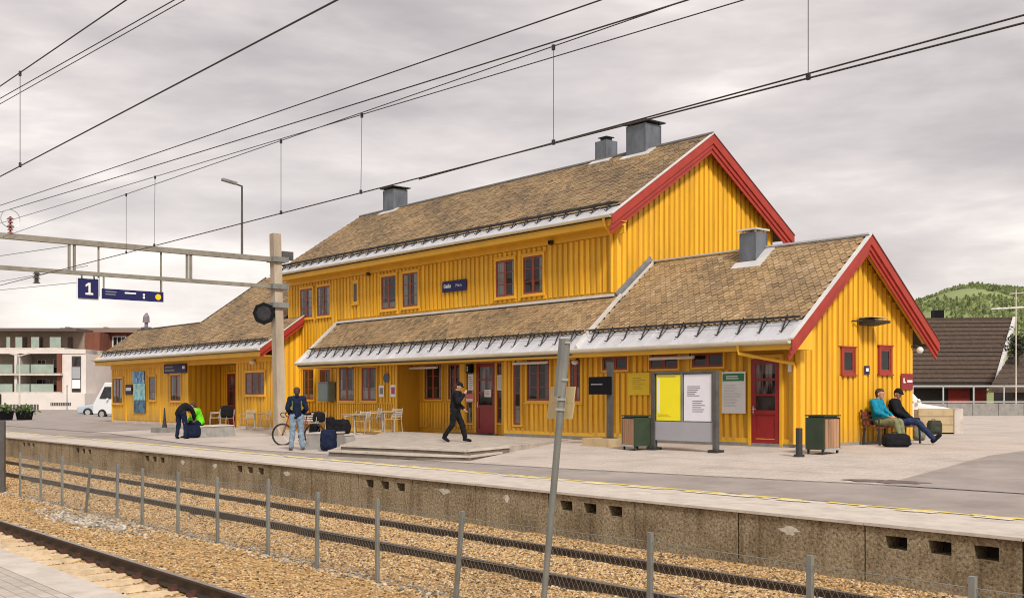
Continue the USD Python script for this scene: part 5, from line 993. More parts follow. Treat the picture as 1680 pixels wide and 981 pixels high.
# insulators
def insulator(lb, px, py, ztop, zbot, m):
    q = on(px, py, 0, XP); s = thing('insulator', lb, 'insulator', (XP, q[1], zbot)); n = 5
    for i in range(n): z = zbot + (ztop - zbot) * (i + .5) / n; part(s, 'shed', MB().tube([(XP, q[1], z - .03), (XP, q[1], z + .03)], .09 if i % 2 else .12, 12, .05), m)
    part(s, 'rod', MB().tube([(XP, q[1], zbot), (XP, q[1], ztop)], .03, 6), dark_iron); return q
qi = insulator('reddish insulator standing on top of the gantry beam', 17, 372, zu + .62, zu + .06, mat('insulator_red', (.30, .10, .10), .3, .2, 5)); qj = insulator('dark insulator hanging below the gantry beam', 60, 456, zl_ - .06, zl_ - .42, dark_steel)
part(pt, 'ring', MB().tube([(XP, qi[1] + .28 * math.cos(t), zu + .55 + .28 * math.sin(t)) for t in np.linspace(0, 2 * np.pi, 22)], .014, 5), chrome)

def wire(parent, name, pts, rr=.011): return part(parent, name, MB().tube(pts, rr * .78, 5), wire_mat)
def run(px0, py0, px1, py1, y, x0=None, x1=None):
    """A straight wire above y through two sight lines, from x0 to x1."""
    a, b = on(px0, py0, 1, y), on(px1, py1, 1, y); d = (b - a) / (b[0] - a[0]); x0, x1 = (a[0] if x0 is None else x0), (b[0] if x1 is None else x1)
    return np.array([a + d * (x0 - a[0]), a + d * (x1 - a[0])])
def at_x(seg, x): return seg[0] + (seg[1] - seg[0]) * (x - seg[0][0]) / (seg[1][0] - seg[0][0])
Y1, Y2 = 4.75, 9.6
o1 = thing('overhead_line', 'overhead contact line above the near track, steepest wires at upper left', 'overhead line', (-20, Y1, 5))
m1, c1w = run(0, 142, 208, 0, Y1, -60, 8), run(0, 290, 554, 0, Y1, -60, 8)
wire(o1, 'messenger_wire', m1, .012); wire(o1, 'contact_wire', c1w, .012)
f1 = run(0, 162, 287, 0, Y1 + .6, -60, 8); f2 = run(0, 171, 304, 0, Y1 + .7, -60, 8); wire(o1, 'feeder_wire', f1, .010); wire(o1, 'feeder_wire', f2, .009)
def dropper(parent, px, up, lo, y):
    p = on(px, 300, 1, y); a, b = at_x(up, p[0]), at_x(lo, p[0]); wire(parent, 'dropper', [a, b], .006); part(parent, 'clamp', MB().box(b[0] - .02, b[0] + .02, b[1] - .015, b[1] + .015, b[2] - .015, b[2] + .05), dark_iron); part(parent, 'clamp', MB().box(a[0] - .02, a[0] + .02, a[1] - .015, a[1] + .015, a[2] - .05, a[2] + .02), dark_iron)
dropper(o1, 33, m1, c1w, Y1)
o2 = thing('overhead_line', 'overhead contact line above the platform track, passing the chimneys', 'overhead line', (-20, Y2, 5))
c2 = run(267, 400, 900, 238, Y2, -80, 14); c3 = run(1062, 193, 1680, 25.5, Y2 + .12, -13.9, 14)
m2, m3 = run(204, 320, 1135, -2, Y2, -60, 12), run(25, 359, 1222, 0, Y2 + .02, -42, 12)
wire(o2, 'contact_wire', c2, .014); wire(o2, 'contact_wire', c3, .013); wire(o2, 'messenger_wire', m2, .010); wire(o2, 'messenger_wire', m3, .010)
for px, up in ((461, m2), (592, m3), (908, m2), (1326, m2), (207, m2), (253, m3)): dropper(o2, px, up, c2, Y2)
wire(o2, 'jumper_loop', [at_x(m3, -39.5) + [0, 0, 0], at_x(m3, -39.3) + [0, 0, -.5], at_x(m3, -38.9) + [0, 0, -.62], at_x(m3, -38.5) + [0, 0, -.45], at_x(m3, -38.4)], .007)
o3 = thing('feeder_line', 'pair of thick feeder wires running above the platform edge', 'feeder line', (-20, 11, 8))
for q in ((0, 337, 985, 0), (0, 348, 1130, 0)):
    s_ = run(*q, 11.2, -60, 6); t = np.linspace(0, 1, 14); wire(o3, 'feeder_wire', [s_[0] + (s_[1] - s_[0]) * k + [0, 0, -.14 * 4 * k * (1 - k) + .10] for k in t], .016)
# far wires beyond the gantry, falling to the left
for q in ((0, 420, 110, 404), (0, 462, 430, 385), (0, 476, 450, 432)): wire(o2, 'catenary_wire', run(*q, 12.2 if q[1] > 430 else 10.5, -90, XP if q[1] > 430 else None), .012)

# wire fence between the tracks
fposts = [(33, 742, 33, 810), (67, 743, 67, 814), (102, 748, 102, 820), (149, 757, 142, 828), (193, 761, 192, 840), (234, 768, 233, 860), (292, 774, 292, 871), (356, 782, 357, 885), (440, 785, 440, 902), (521, 807, 520, 926), (619, 818, 619, 947), (759, 838, 748, 978), (1067, 873, 1066, 1010), (1329, 910, 1329, 1050), (1596, 945, 1596, 1100)]
YFN = 8.18
fen = thing('wire_fence', 'low wire mesh fence on thin grey posts between the two tracks', 'fence', (-20, YFN, -.95)); tops = []
for x0, y0, x1, y1 in fposts:
    a, b = on(x0, y0, 1, YFN), on(x1, y1, 1, YFN); zb2 = float(bed(np.array([b[0]]), np.array([YFN]))[0]) - .05
    d = a - b; b = b + d * (zb2 - b[2]) / d[2]; tops.append(a); mb = MB(); mb.bar(b, a, .052, .045, (0, 1, 0)); part(fen, 'post', mb, steel_post)
tops = sorted(tops, key=lambda q: q[0]); tx, tz = [q[0] for q in tops], [q[2] - .06 for q in tops]
mb = MB(); p = .075; x0f, x1f = tx[0], 0.0; rr = .0016
zt_f = lambda x: float(np.interp(x, tx, tz)); zb_f = -.96
X0 = x0f
def strand(xa, za, xb, zb3):
    d = np.array([xb - xa, 0, zb3 - za]); L_ = np.linalg.norm(d); n = np.array([-d[2], 0, d[0]]) / L_ * rr; e = np.array([0, rr, 0]); a, b = np.array([xa, YFN, za]), np.array([xb, YFN, zb3])
    mb.add([a + n, a - n * .5 + e, a - n * .5 - e, b + n, b - n * .5 + e, b - n * .5 - e], [[0, 3, 4, 1], [1, 4, 5, 2], [2, 5, 3, 0]])
while X0 < x1f:
    H_ = zt_f(X0) - zb_f - .04; w_ = H_ * .55
    strand(X0, zb_f, X0 + w_, zb_f + H_); strand(X0 + w_, zb_f, X0, zb_f + H_); X0 += p
part(fen, 'wire_mesh', mb, steel_post, kind='stuff')
for k in (0.0, .5, 1.0): part(fen, 'tension_wire', MB().tube([(x, YFN, zb_f + .02 + (zt_f(x) - .05 - zb_f) * k) for x in np.linspace(x0f, x1f, 40)], .0035, 4), steel_post)
a = on(3, 806, 1, YFN); b = on(3, 690, 1, YFN); s = single('fence_post', MB().tube([a - [0, 0, .1], b], .10, 10), dark_steel, 'thick dark post at the left end of the wire fence', 'post')
# leaning sign pole seen from behind
YS = 8.0; b, t_ = on(892, 985, 1, YS), on(930, 556, 1, YS); d = (t_ - b) / np.linalg.norm(t_ - b); b = b - d * ((b[2] + 1.0) / d[2])
s = thing('sign_pole', 'leaning grey sign pole in the gravel with sign backs', 'sign pole', b); part(s, 'pole', MB().tube([b, t_ - d * .9, t_], [.033, .040, .043], 12), steel_post, smooth=40); L_ = float(np.linalg.norm(t_ - b))
q0 = on(906, 690, 1, YS); mb = MB(); mb.bar(t_ - d * .62 - [.0, .05, 0], t_ - d * .0 - [0, .05, 0], .085, .05); part(s, 'sleeve', mb, steel_post)
for px, py in ((919, 560), (912, 620), (909, 652), (905, 668)): q = on(px, py, 1, YS); k = float(np.dot(q - b, d)); mb = MB(); mb.tube([b + d * (k - .012), b + d * (k + .012)], .056, 10); part(s, 'clamp', mb, chrome)
for x0, y0, x1, y1, sk in ((902.5, 634, 942, 661, 3), (898, 661.5, 940, 687, 4)):
    P4 = [on(x, y, 1, YS + .07) for x, y in ((x0 - sk / 2, y1), (x1 - sk / 2, y1), (x1 + sk / 2, y0), (x0 + sk / 2, y0))]; mb = MB(); mb.hexa([P4[0], P4[1], P4[1] + [0, .012, 0], P4[0] + [0, .012, 0], P4[3], P4[2], P4[2] + [0, .012, 0], P4[3] + [0, .012, 0]]); part(s, 'sign_plate', mb, beige_plate)
P2 = [on(x, y, 1, YS + .02) for x, y in ((915, 622), (919, 622), (929, 556), (923, 556))]; mb = MB(); e = sight(922, 590); e = e / np.linalg.norm(e) * .4; e[2] = 0; mb.hexa([P2[0], P2[1], P2[1] + e, P2[0] + e, P2[3], P2[2], P2[2] + e, P2[3] + e]); part(s, 'sign_plate', mb, beige_plate, label='tall sign plate turned edge on')

# ================================================================ PEOPLE
def person(lb, base, rot, J, jacket, trousers, shoes, hair=hair_brown, cap=None, hood=False, scale=1.0):
    """One continuous body from its joints (x ahead, y to the left), clothes as shells that follow it."""
    s = thing('person', lb, 'person', base, rot, local=True)
    K = {k: np.array(v, float) * scale for k, v in J.items()}; f = scale
    def b(p, r0, q, r1): return [(*K[p], r0 * f), (*K[q], r1 * f)]
    bones = [[(*K['pel'], .13 * f), (*K['hipl'], .105 * f), (*K['hipr'], .105 * f)], b('pel', .125, 'waist', .115), [(*K['waist'], .115 * f), (*K['chest'], .135 * f)], [(*K['chest'], .13 * f), (*K['shl'], .062 * f), (*K['shr'], .062 * f)], [(*K['chest'], .09 * f), (*K['neck'], .055 * f)]]
    for sd_ in 'lr': bones += [b('sh' + sd_, .060, 'el' + sd_, .046), b('el' + sd_, .045, 'wr' + sd_, .031), b('hip' + sd_, .092, 'kn' + sd_, .062), b('kn' + sd_, .060, 'an' + sd_, .042), b('an' + sd_, .04, 'to' + sd_, .02)]
    # head: skull, jaw, nose, brow, ears on a neck
    hd = K['head']; hx = K['face'] - hd; hx /= np.linalg.norm(hx); hy = np.cross([0, 0, 1.0], hx); hy /= np.linalg.norm(hy); hz = np.cross(hx, hy)
    def H(x, y, z): return hd + f * (hx * x + hy * y + hz * z)
    head = [[(*H(-.02, 0, .035), .088 * f), (*H(.02, 0, .03), .083 * f), (*H(.045, 0, -.075), .045 * f)], [(*K['neck'], .055 * f), (*H(-.01, 0, -.06), .055 * f)], [(*H(.098, 0, -.005), .014 * f), (*H(.104, 0, -.032), .017 * f)], [(*H(.085, .03, .025), .016 * f), (*H(.085, -.03, .025), .016 * f)]]
    head += [[(*H(-.005, sy * .083, .0), .020 * f), (*H(-.005, sy * .086, -.03), .014 * f)] for sy in (-1, 1)]
    hands = []
    for sd_, sy in (('l', 1), ('r', -1)):
        w = K['wr' + sd_]; dd = w - K['el' + sd_]; dd = dd / np.linalg.norm(dd); side = np.cross(dd, [0, 0, 1.0]) if abs(dd[2]) < .9 else np.array([1.0, 0, 0]); side -= dd * np.dot(side, dd); side /= np.linalg.norm(side); pn = np.cross(side, dd)
        pal = w + dd * .085 * f; hands.append([(*w, .028 * f), (*(pal + side * .03 * f), .017 * f), (*(pal - side * .03 * f), .017 * f)])
        for i, ln in enumerate((.062, .074, .070, .052)):
            o_ = pal + side * (.033 - .022 * i) * f; k1 = o_ + dd * ln * .55 * f; k2 = k1 + (dd * .75 + pn * .55) * ln * .55 * f
            hands += [[(*o_, .0105 * f), (*k1, .0095 * f)], [(*k1, .0095 * f), (*k2, .008 * f)]]
        th0 = w + dd * .03 * f + side * .026 * f; th1 = th0 + (side * .8 + dd * .6) * .04 * f; hands += [[(*th0, .013 * f), (*th1, .011 * f)], [(*th1, .011 * f), (*(th1 + (dd * .9 + pn * .3) * .03 * f), .009 * f)]]
    body = soft(bones + head + hands, .022, 4); part(s, 'body', MB().tm(body), skin, smooth=True)
    e = .022
    jb = [[(*(K['pel'] + [0, 0, .02]), (.135 + e) * f), (*K['waist'], (.125 + e) * f)], [(*K['waist'], (.12 + e) * f), (*K['chest'], (.138 + e) * f)], [(*K['chest'], (.13 + e) * f), (*K['shl'], (.066 + e) * f), (*K['shr'], (.066 + e) * f)], [(*K['chest'], (.1 + e) * f), (*(K['neck'] * .75 + K['chest'] * .25), (.058 + e) * f)]]
    for sd_ in 'lr': jb += [[(*K['sh' + sd_], (.062 + e) * f), (*K['el' + sd_], (.05 + e) * f)], [(*K['el' + sd_], (.05 + e) * f), (*(K['wr' + sd_] * .93 + K['el' + sd_] * .07), (.036 + e * .7) * f)]]
    if hood: jb.append([(*(K['neck'] * .7 + K['chest'] * .3 - hx * .05), .07 * f), (*(K['neck'] - hx * .09), .05 * f)])
    part(s, 'jacket', MB().tm(soft(jb, .024, 4, .05, 3)), jacket, smooth=True)
    tb_ = [[(*K['pel'], .142 * f), (*K['hipl'], .118 * f), (*K['hipr'], .118 * f)]]
    for sd_ in 'lr': tb_ += [[(*K['hip' + sd_], .108 * f), (*K['kn' + sd_], .078 * f)], [(*K['kn' + sd_], .077 * f), (*(K['an' + sd_] + (K['kn' + sd_] - K['an' + sd_]) * .05), .062 * f)]]
    part(s, 'trousers', MB().tm(soft(tb_, .024, 4, .05, 5)), trousers, smooth=True)
    for sd_ in 'lr':
        a_, t2 = K['an' + sd_], K['to' + sd_]; hl = a_ - (t2 - a_) * .25; hl[2] = min(hl[2], a_[2]) - .025 * f; part(s, 'shoe', MB().tm(soft([[(*(a_ + [0, 0, -.02 * f]), .05 * f), (*hl, .042 * f), (*t2, .040 * f)], [(*t2, .040 * f), (*hl, .04 * f)]], .03, 3)), shoes, smooth=True)
    if cap is None: part(s, 'hair', MB().tm(soft([[(*H(-.03, 0, .045), .094 * f), (*H(.022, 0, .062), .076 * f)], [(*H(-.035, 0, .03), .09 * f), (*H(-.05, 0, -.05), .06 * f)]], .02, 3, .012, 8)), hair, smooth=True)
    else:
        part(s, 'hair', MB().tm(soft([[(*H(-.035, 0, .03), .088 * f), (*H(-.05, 0, -.05), .058 * f)]], .02, 3, .01, 8)), hair, smooth=True)
        part(s, 'cap', MB().tm(soft([[(*H(-.02, 0, .055), .094 * f), (*H(.02, 0, .06), .085 * f)], [(*H(.07, .05, .065), .018 * f), (*H(.07, -.05, .065), .018 * f), (*H(.135, .025, .05), .014 * f), (*H(.135, -.025, .05), .014 * f)]], .02, 3)), cap, smooth=True)
    if hood: 
        for sy in (-1, 1): part(s, 'strap', MB().tube([K['sh' + 'lr'[sy < 0]] * [1, .7, 1] + [.0, 0, .085 * f], K['chest'] + [-.13 * f, sy * .12 * f, 0], K['waist'] + [-.13 * f, sy * .13 * f, 0]], .022 * f, 6), leafy)
    for sy in (-1, 1): part(s, 'eye', MB().ball(H(.093, sy * .03, .002), .010 * f, 1), black_p)
    mo = MB(); mo.bar(H(.083, -.022, -.058), H(.083, .022, -.058), .012 * f, .008 * f); part(s, 'mouth', mo, mat('lips', (.34, .10, .08), .5))
    return s
STAND = dict(pel=(0, 0, .95), waist=(0, 0, 1.10), chest=(.0, 0, 1.30), neck=(.01, 0, 1.48), head=(.04, 0, 1.60), face=(.14, 0, 1.58), shl=(0, .175, 1.41), shr=(0, -.175, 1.41), ell=(-.02, .25, 1.14), elr=(-.02, -.25, 1.14), wrl=(.18, .17, 1.0), wrr=(.18, -.17, 1.0),
             hipl=(0, .09, .91), hipr=(0, -.09, .91), knl=(.03, .12, .50), knr=(.03, -.12, .50), anl=(0, .15, .085), anr=(0, -.15, .085), tol=(.15, .18, .035), tor=(.15, -.18, .035))
ps = gp(487, 738.5); man = person('person in dark blue jacket and light jeans standing with back turned', ps, 152, STAND, cloth_navy, cloth_jean, mat('shoe_grey', (.10, .095, .09), .7), scale=1.02, hood=True)
WALK = dict(pel=(0, 0, .94), waist=(.01, 0, 1.09), chest=(.03, 0, 1.29), neck=(.05, 0, 1.46), head=(.10, 0, 1.575), face=(.195, 0, 1.53), shl=(.05, .165, 1.38), shr=(.07, -.165, 1.38), ell=(-.02, .25, 1.12), elr=(.16, -.24, 1.14), wrl=(.16, .26, .95), wrr=(.27, -.06, 1.36),
            hipl=(0, .085, .89), hipr=(0, -.085, .89), knl=(.17, .09, .50), knr=(-.07, -.09, .49), anl=(.27, .09, .095), anr=(-.30, -.09, .15), tol=(.42, .10, .045), tor=(-.17, -.11, .04))
pw = on(747, 725, 2, ZT); person('person in black with cap walking across the landing, hand at face', (pw[0], pw[1], ZT), 36, WALK, cloth_black, cloth_black, cloth_black, cap=cloth_black, scale=.96)
BEND = dict(pel=(-.12, 0, .93), waist=(.0, 0, 1.04), chest=(.20, 0, 1.10), neck=(.37, 0, 1.07), head=(.48, 0, 1.03), face=(.55, 0, .95), shl=(.26, .18, 1.06), shr=(.26, -.18, 1.06), ell=(.38, .24, .84), elr=(.38, -.24, .84), wrl=(.52, .16, .66), wrr=(.52, -.16, .66),
            hipl=(-.10, .09, .90), hipr=(-.10, -.09, .90), knl=(-.02, .13, .49), knr=(-.02, -.13, .49), anl=(-.08, .16, .085), anr=(-.08, -.16, .085), tol=(.07, .19, .035), tor=(.07, -.19, .035))
pb = gp(299, 719.5); person('person in black jacket bending forward over bags at the long seat', pb, 128, BEND, cloth_black, cloth_navy, cloth_black, scale=1.02)
qg = blk1[0] + blk1[1] * .32 + blk1[2] * .5 + [0, 0, blk1[3] - .42]
SITG = dict(pel=(0, 0, .57), waist=(.03, 0, .70), chest=(.10, 0, .90), neck=(.19, 0, 1.07), head=(.27, 0, 1.17), face=(.36, 0, 1.13), shl=(.11, .18, 1.0), shr=(.11, -.18, 1.0), ell=(.25, .24, .78), elr=(.25, -.24, .78), wrl=(.42, .12, .66), wrr=(.42, -.12, .66),
            hipl=(.04, .09, .55), hipr=(.04, -.09, .55), knl=(.44, .13, .56), knr=(.44, -.12, .56), anl=(.50, .13, .09), anr=(.52, -.12, .09), tol=(.65, .15, .04), tor=(.67, -.13, .04))
person('person in bright green jacket seated on the long grey seat', qg, 232, SITG, cloth_green, cloth_navy, cloth_black)
# bench against the gable with two people
zb4 = .33
pa, pc = on(1446, 690, 0, XC + .42), on(1474, 690, 0, XC + .42)
y0b, y1b = pa[1] - .45, pc[1] + .75
bn = thing('bench', 'dark metal and red slat bench against the annex gable', 'bench', (XC + .4, y0b, zb4))
for y in (y0b + .05, (y0b + y1b) / 2, y1b - .05):
    a = MB(); a.bar((XC + .62, y, zb4), (XC + .60, y, zb4 + .43), .05, .04); part(bn, 'leg', a, dark_iron); a = MB(); a.bar((XC + .16, y, zb4), (XC + .2, y, zb4 + .43), .05, .04); part(bn, 'leg', a, dark_iron); a = MB(); a.bar((XC + .2, y, zb4 + .42), (XC + .10, y, zb4 + .88), .05, .04); part(bn, 'back_post', a, dark_iron)
    a = MB(); a.bar((XC + .15, y, zb4 + .65), (XC + .6, y, zb4 + .65), .04, .03); a.bar((XC + .6, y, zb4 + .43), (XC + .6, y, zb4 + .65), .03, .03); part(bn, 'armrest', a, dark_iron)
for i in range(4): a = MB(); a.box(XC + .2 + i * .105, XC + .29 + i * .105, y0b, y1b, zb4 + .43, zb4 + .455); part(bn, 'seat_slat', a, mat('slat_red', (.19, .045, .03), .6, .2, 6))
for i in range(3): a = MB(); a.bar((XC + .2 - i * .03, y0b, zb4 + .55 + i * .12), (XC + .2 - i * .03, y1b, zb4 + .55 + i * .12), .025, .09); part(bn, 'back_slat', a, mat('slat_red', (.19, .045, .03), .6, .2, 6))
SIT = dict(pel=(0, 0, .57), waist=(-.03, 0, .70), chest=(-.06, 0, .92), neck=(-.03, 0, 1.11), head=(.02, 0, 1.23), face=(.12, .0, 1.22), shl=(-.06, .18, 1.03), shr=(-.06, -.18, 1.03), ell=(.06, .25, .80), elr=(.06, -.25, .80), wrl=(.26, .13, .70), wrr=(.26, -.13, .70),
           hipl=(.04, .09, .55), hipr=(.04, -.09, .55), knl=(.46, .13, .57), knr=(.46, -.12, .57), anl=(.55, .13, .09), anr=(.60, -.12, .09), tol=(.70, .15, .04), tor=(.76, -.13, .04))
person('person in teal jacket and olive trousers seated on the bench', (XC + .36, pa[1], zb4), 8, SIT, cloth_teal, cloth_olive, cloth_black, scale=1.04)
SIT2 = dict(SIT); SIT2.update(knl=(.45, .15, .54), knr=(.47, -.02, .55), anl=(.82, .16, .14), anr=(.86, .06, .12), tol=(.96, .18, .24), tor=(1.0, .08, .23), face=(.11, -.05, 1.19), wrl=(.30, .16, .62), wrr=(.32, .02, .62))
person('person in black jacket and cap with dark jeans seated farther along', (XC + .36, pc[1] + .05, zb4), 16, SIT2, cloth_black, cloth_dkjean, cloth_black, cap=cloth_black, scale=1.04)
q = on(1470, 733, 2, zb4); bag('rucksack', 'black rucksack lying under the legs of the teal person', 'rucksack', q, (.62, .4, .30), cloth_black, 50, seed=9)
q = on(1508, 722, 2, zb4); bag('rucksack', 'grey green rucksack on the ground between the seated pair', 'rucksack', q, (.34, .3, .42), mat('cloth_grey_green', (.17, .18, .13), .85, .3, 14, .4, 50), 30, seed=10)
q = on(1533, 712, 2, zb4); bag('rucksack', 'dark olive rucksack beyond the crossed shoes of the capped person', 'rucksack', q, (.44, .3, .42), mat('cloth_dark_olive', (.03, .035, .02), .85, .3, 14, .4, 50), 60, seed=12)

# ================================================================ BACKGROUND
class Local:
    """A frame at a point far off: a to the right as seen from the platform, b away from it."""
    def __init__(s, o, turn=0.0):
        c, q = math.cos(math.radians(turn)), math.sin(math.radians(turn)); s.o = np.asarray(o, float); s.a = RGT * c + FWD * q; s.b = FWD * c - RGT * q
    def box(s, mb, a0, a1, b0, b1, z0, z1): return mb.obb(s.o * [1, 1, 0] + s.a * (a0 + a1) / 2 + s.b * (b0 + b1) / 2 + [0, 0, (z0 + z1) / 2], s.a * (a1 - a0) / 2, s.b * (b1 - b0) / 2, np.array([0, 0, (z1 - z0) / 2]))
    def p(s, a, b, z): return s.o * [1, 1, 0] + s.a * a + s.b * b + [0, 0, z]
def one(parent, name, fr, m, *b, label=None): mb = MB(); fr.box(mb, *b); return part(parent, name, mb, m, label)

# ---- flats across the square at the left
DA = 118.0; o = far(0, HORIZ, DA); A = Local(o); sc = DA / FOC; GZ = -.05
ax = lambda px: px * sc; az = lambda py: EYE + (HORIZ - py) * sc
fl = thing('apartment_building', 'white and brown block of flats with balconies beyond the square', 'building', A.p(0, 0, GZ))
one(fl, 'wall', A, grey_clad, ax(-90), ax(102), 3.2, 14, GZ, az(574)); one(fl, 'wall', A, mat('taupe_cladding', (.25, .185, .145), .8, .2, 3), ax(-90), ax(112), 4.5, 14, az(574), az(540)); one(fl, 'wall', A, brown_clad, ax(112.2), ax(137), 4.6, 14, az(574), az(541))
rf = one(fl, 'roof', A, mat('roof_edge', (.11, .08, .07), .8), ax(-92), ax(112), 2.2, 14.5, az(541), az(536)); one(rf, 'roof_box', A, dark_steel, ax(48), ax(54), 8, 9.2, az(536), az(530)); one(rf, 'roof_box', A, dark_steel, ax(57), ax(63), 8, 9.2, az(536), az(528.5))
fw = one(fl, 'wall', A, render_white, ax(102), ax(141), 0, 14, GZ, az(573)); one(fl, 'cornice', A, render_white, ax(-90), ax(141), -.1, 3.3, az(580), az(573.5))
one(fl, 'basement', A, render_white, ax(18), ax(152), -2.2, 3, GZ, az(645))
for (x0, x1, y0, y1) in ((28, 78, 663, 672), (97, 130, 660, 665)):
    g_ = one(fl, 'basement_vent', A, dark_steel, ax(x0), ax(x1), -2.23, -2.19, az(y1), az(y0))
    for i in range(9): one(g_, 'bar', A, render_white, ax(x0 + (x1 - x0) * (i + .4) / 9), ax(x0 + (x1 - x0) * (i + .55) / 9), -2.26, -2.235, az(y1), az(y0))
for y0, y1 in ((612.5, 616), (643, 646.5)): one(fl, 'balcony_slab', A, conc_light, ax(-90), ax(104), -.9, 3.2, az(y1), az(y0))
one(fl, 'balcony_slab', A, conc_light, ax(-90), ax(102), .5, 4.5, az(573.3), az(570))
for x0, x1 in ((-60, -32), (-28, 2), (2, 26), (32, 54), (56, 93)):
    for yt, yb2 in ((598, 612), (630, 643)): one(fl, 'balcony_railing', A, green_glass, ax(x0), ax(x1), -.85, -.79, az(yb2), az(yt))
for x0, x1 in ((2, 8), (17, 28), (43, 56), (74, 92)): one(fl, 'balcony_screen', A, green_glass, ax(x0), ax(x1), 1.2, 1.26, az(570), az(552))
one(fl, 'divider', A, render_white, ax(27), ax(31), -.5, 3.1, az(646), az(580)); one(fl, 'divider', A, brown_clad, ax(95), ax(102), -.3, 3.1, az(646), az(580))
for (x0, x1, y0, y1) in ((4, 26, 586, 606), (42, 54, 589, 600), (69, 82, 588, 600), (4, 26, 620, 640), (40, 60, 622, 642), (68, 84, 624, 640), (96, 101, 584, 612), (96, 101, 618, 642)):
    w_ = one(fl, 'window', A, white_p, ax(x0) - .06, ax(x1) + .06, 3.12, 3.19, az(y1) - .06, az(y0) + .06); one(w_, 'pane', A, pane_mat, ax(x0), (ax(x0) + ax(x1)) / 2 - .03, 3.08, 3.13, az(y1), az(y0)); one(w_, 'pane', A, pane_mat, (ax(x0) + ax(x1)) / 2 + .03, ax(x1), 3.08, 3.13, az(y1), az(y0))
for x0, x1 in ((6, 14), (29, 41), (57, 71), (84, 92)):
    w_ = one(fl, 'window', A, mat('window_frame_brown', (.10, .035, .025), .6), ax(x0), ax(x1), 4.42, 4.49, az(570), az(550)); one(w_, 'pane', A, pane_mat, ax(x0) + .1, ax(x1) - .1, 4.38, 4.43, az(568), az(553))
w_ = one(fl, 'window', A, dark_steel, ax(118), ax(133), -.06, .05, az(643), az(584))
for y0, y1, m_ in ((586, 600, pane_mat), (602, 621, grey_panel), (623, 637, white_p), (638, 642, pane_mat)): one(w_, 'pane', A, m_, ax(119), ax(132), -.10, -.05, az(y1), az(y0))
for x in (35, 48, 62, 70, 84): one(fl, 'balcony_chair', A, black_p, ax(x), ax(x + 8), -.5, .4, az(612), az(602))
B = Local(far(0, HORIZ, DA + 8)); sb = (DA + 8) / FOC; bx = lambda px: px * sb; bz = lambda py: EYE + (HORIZ - py) * sb
fb_ = thing('apartment_building', 'dark red brown block of flats behind the white one, left of the wing', 'building', B.p(bx(180), 0, GZ))
one(fb_, 'wall', B, brown_clad, bx(112), bx(250), 0, 14, GZ, bz(546)); rb = one(fb_, 'roof', B, mat('roof_brown_grey', (.22, .16, .13), .8), bx(108), bx(253), -1.0, 15, bz(546), bz(538.5)); one(rb, 'roof_vent', B, dark_steel, bx(143), bx(148), 5, 6, bz(538.5), bz(532))
for (x0, x1, y0, y1) in ((149, 169, 553, 572), (186, 206, 553, 571), (150, 164, 622, 638), (149, 168, 586, 590), (116, 122, 553, 566), (124, 134, 553, 566)):
    w_ = one(fb_, 'window', B, white_p, bx(x0) - .1, bx(x1) + .1, -.06, .02, bz(y1) - .1, bz(y0) + .1); n_ = 3 if x1 - x0 > 12 else 1
    for i in range(n_): one(w_, 'pane', B, pane_mat if x0 > 140 else pane_curtain, bx(x0 + (x1 - x0) * i / n_) + .04, bx(x0 + (x1 - x0) * (i + 1) / n_) - .04, -.10, -.05, bz(y1), bz(y0))
for y0, y1 in ((588, 607), (638, 650)): one(fb_, 'balcony', B, mat('balcony_cream', (.52, .42, .24), .7), bx(148), bx(182), -1.4, 0, bz(y1), bz(y0))
one(fb_, 'post', B, brown_clad, bx(172), bx(176), -1.4, -.8, GZ, bz(548)); one(fb_, 'balcony_slab', B, conc_grey, bx(140), bx(184), -1.5, 0, bz(611), bz(607.5))

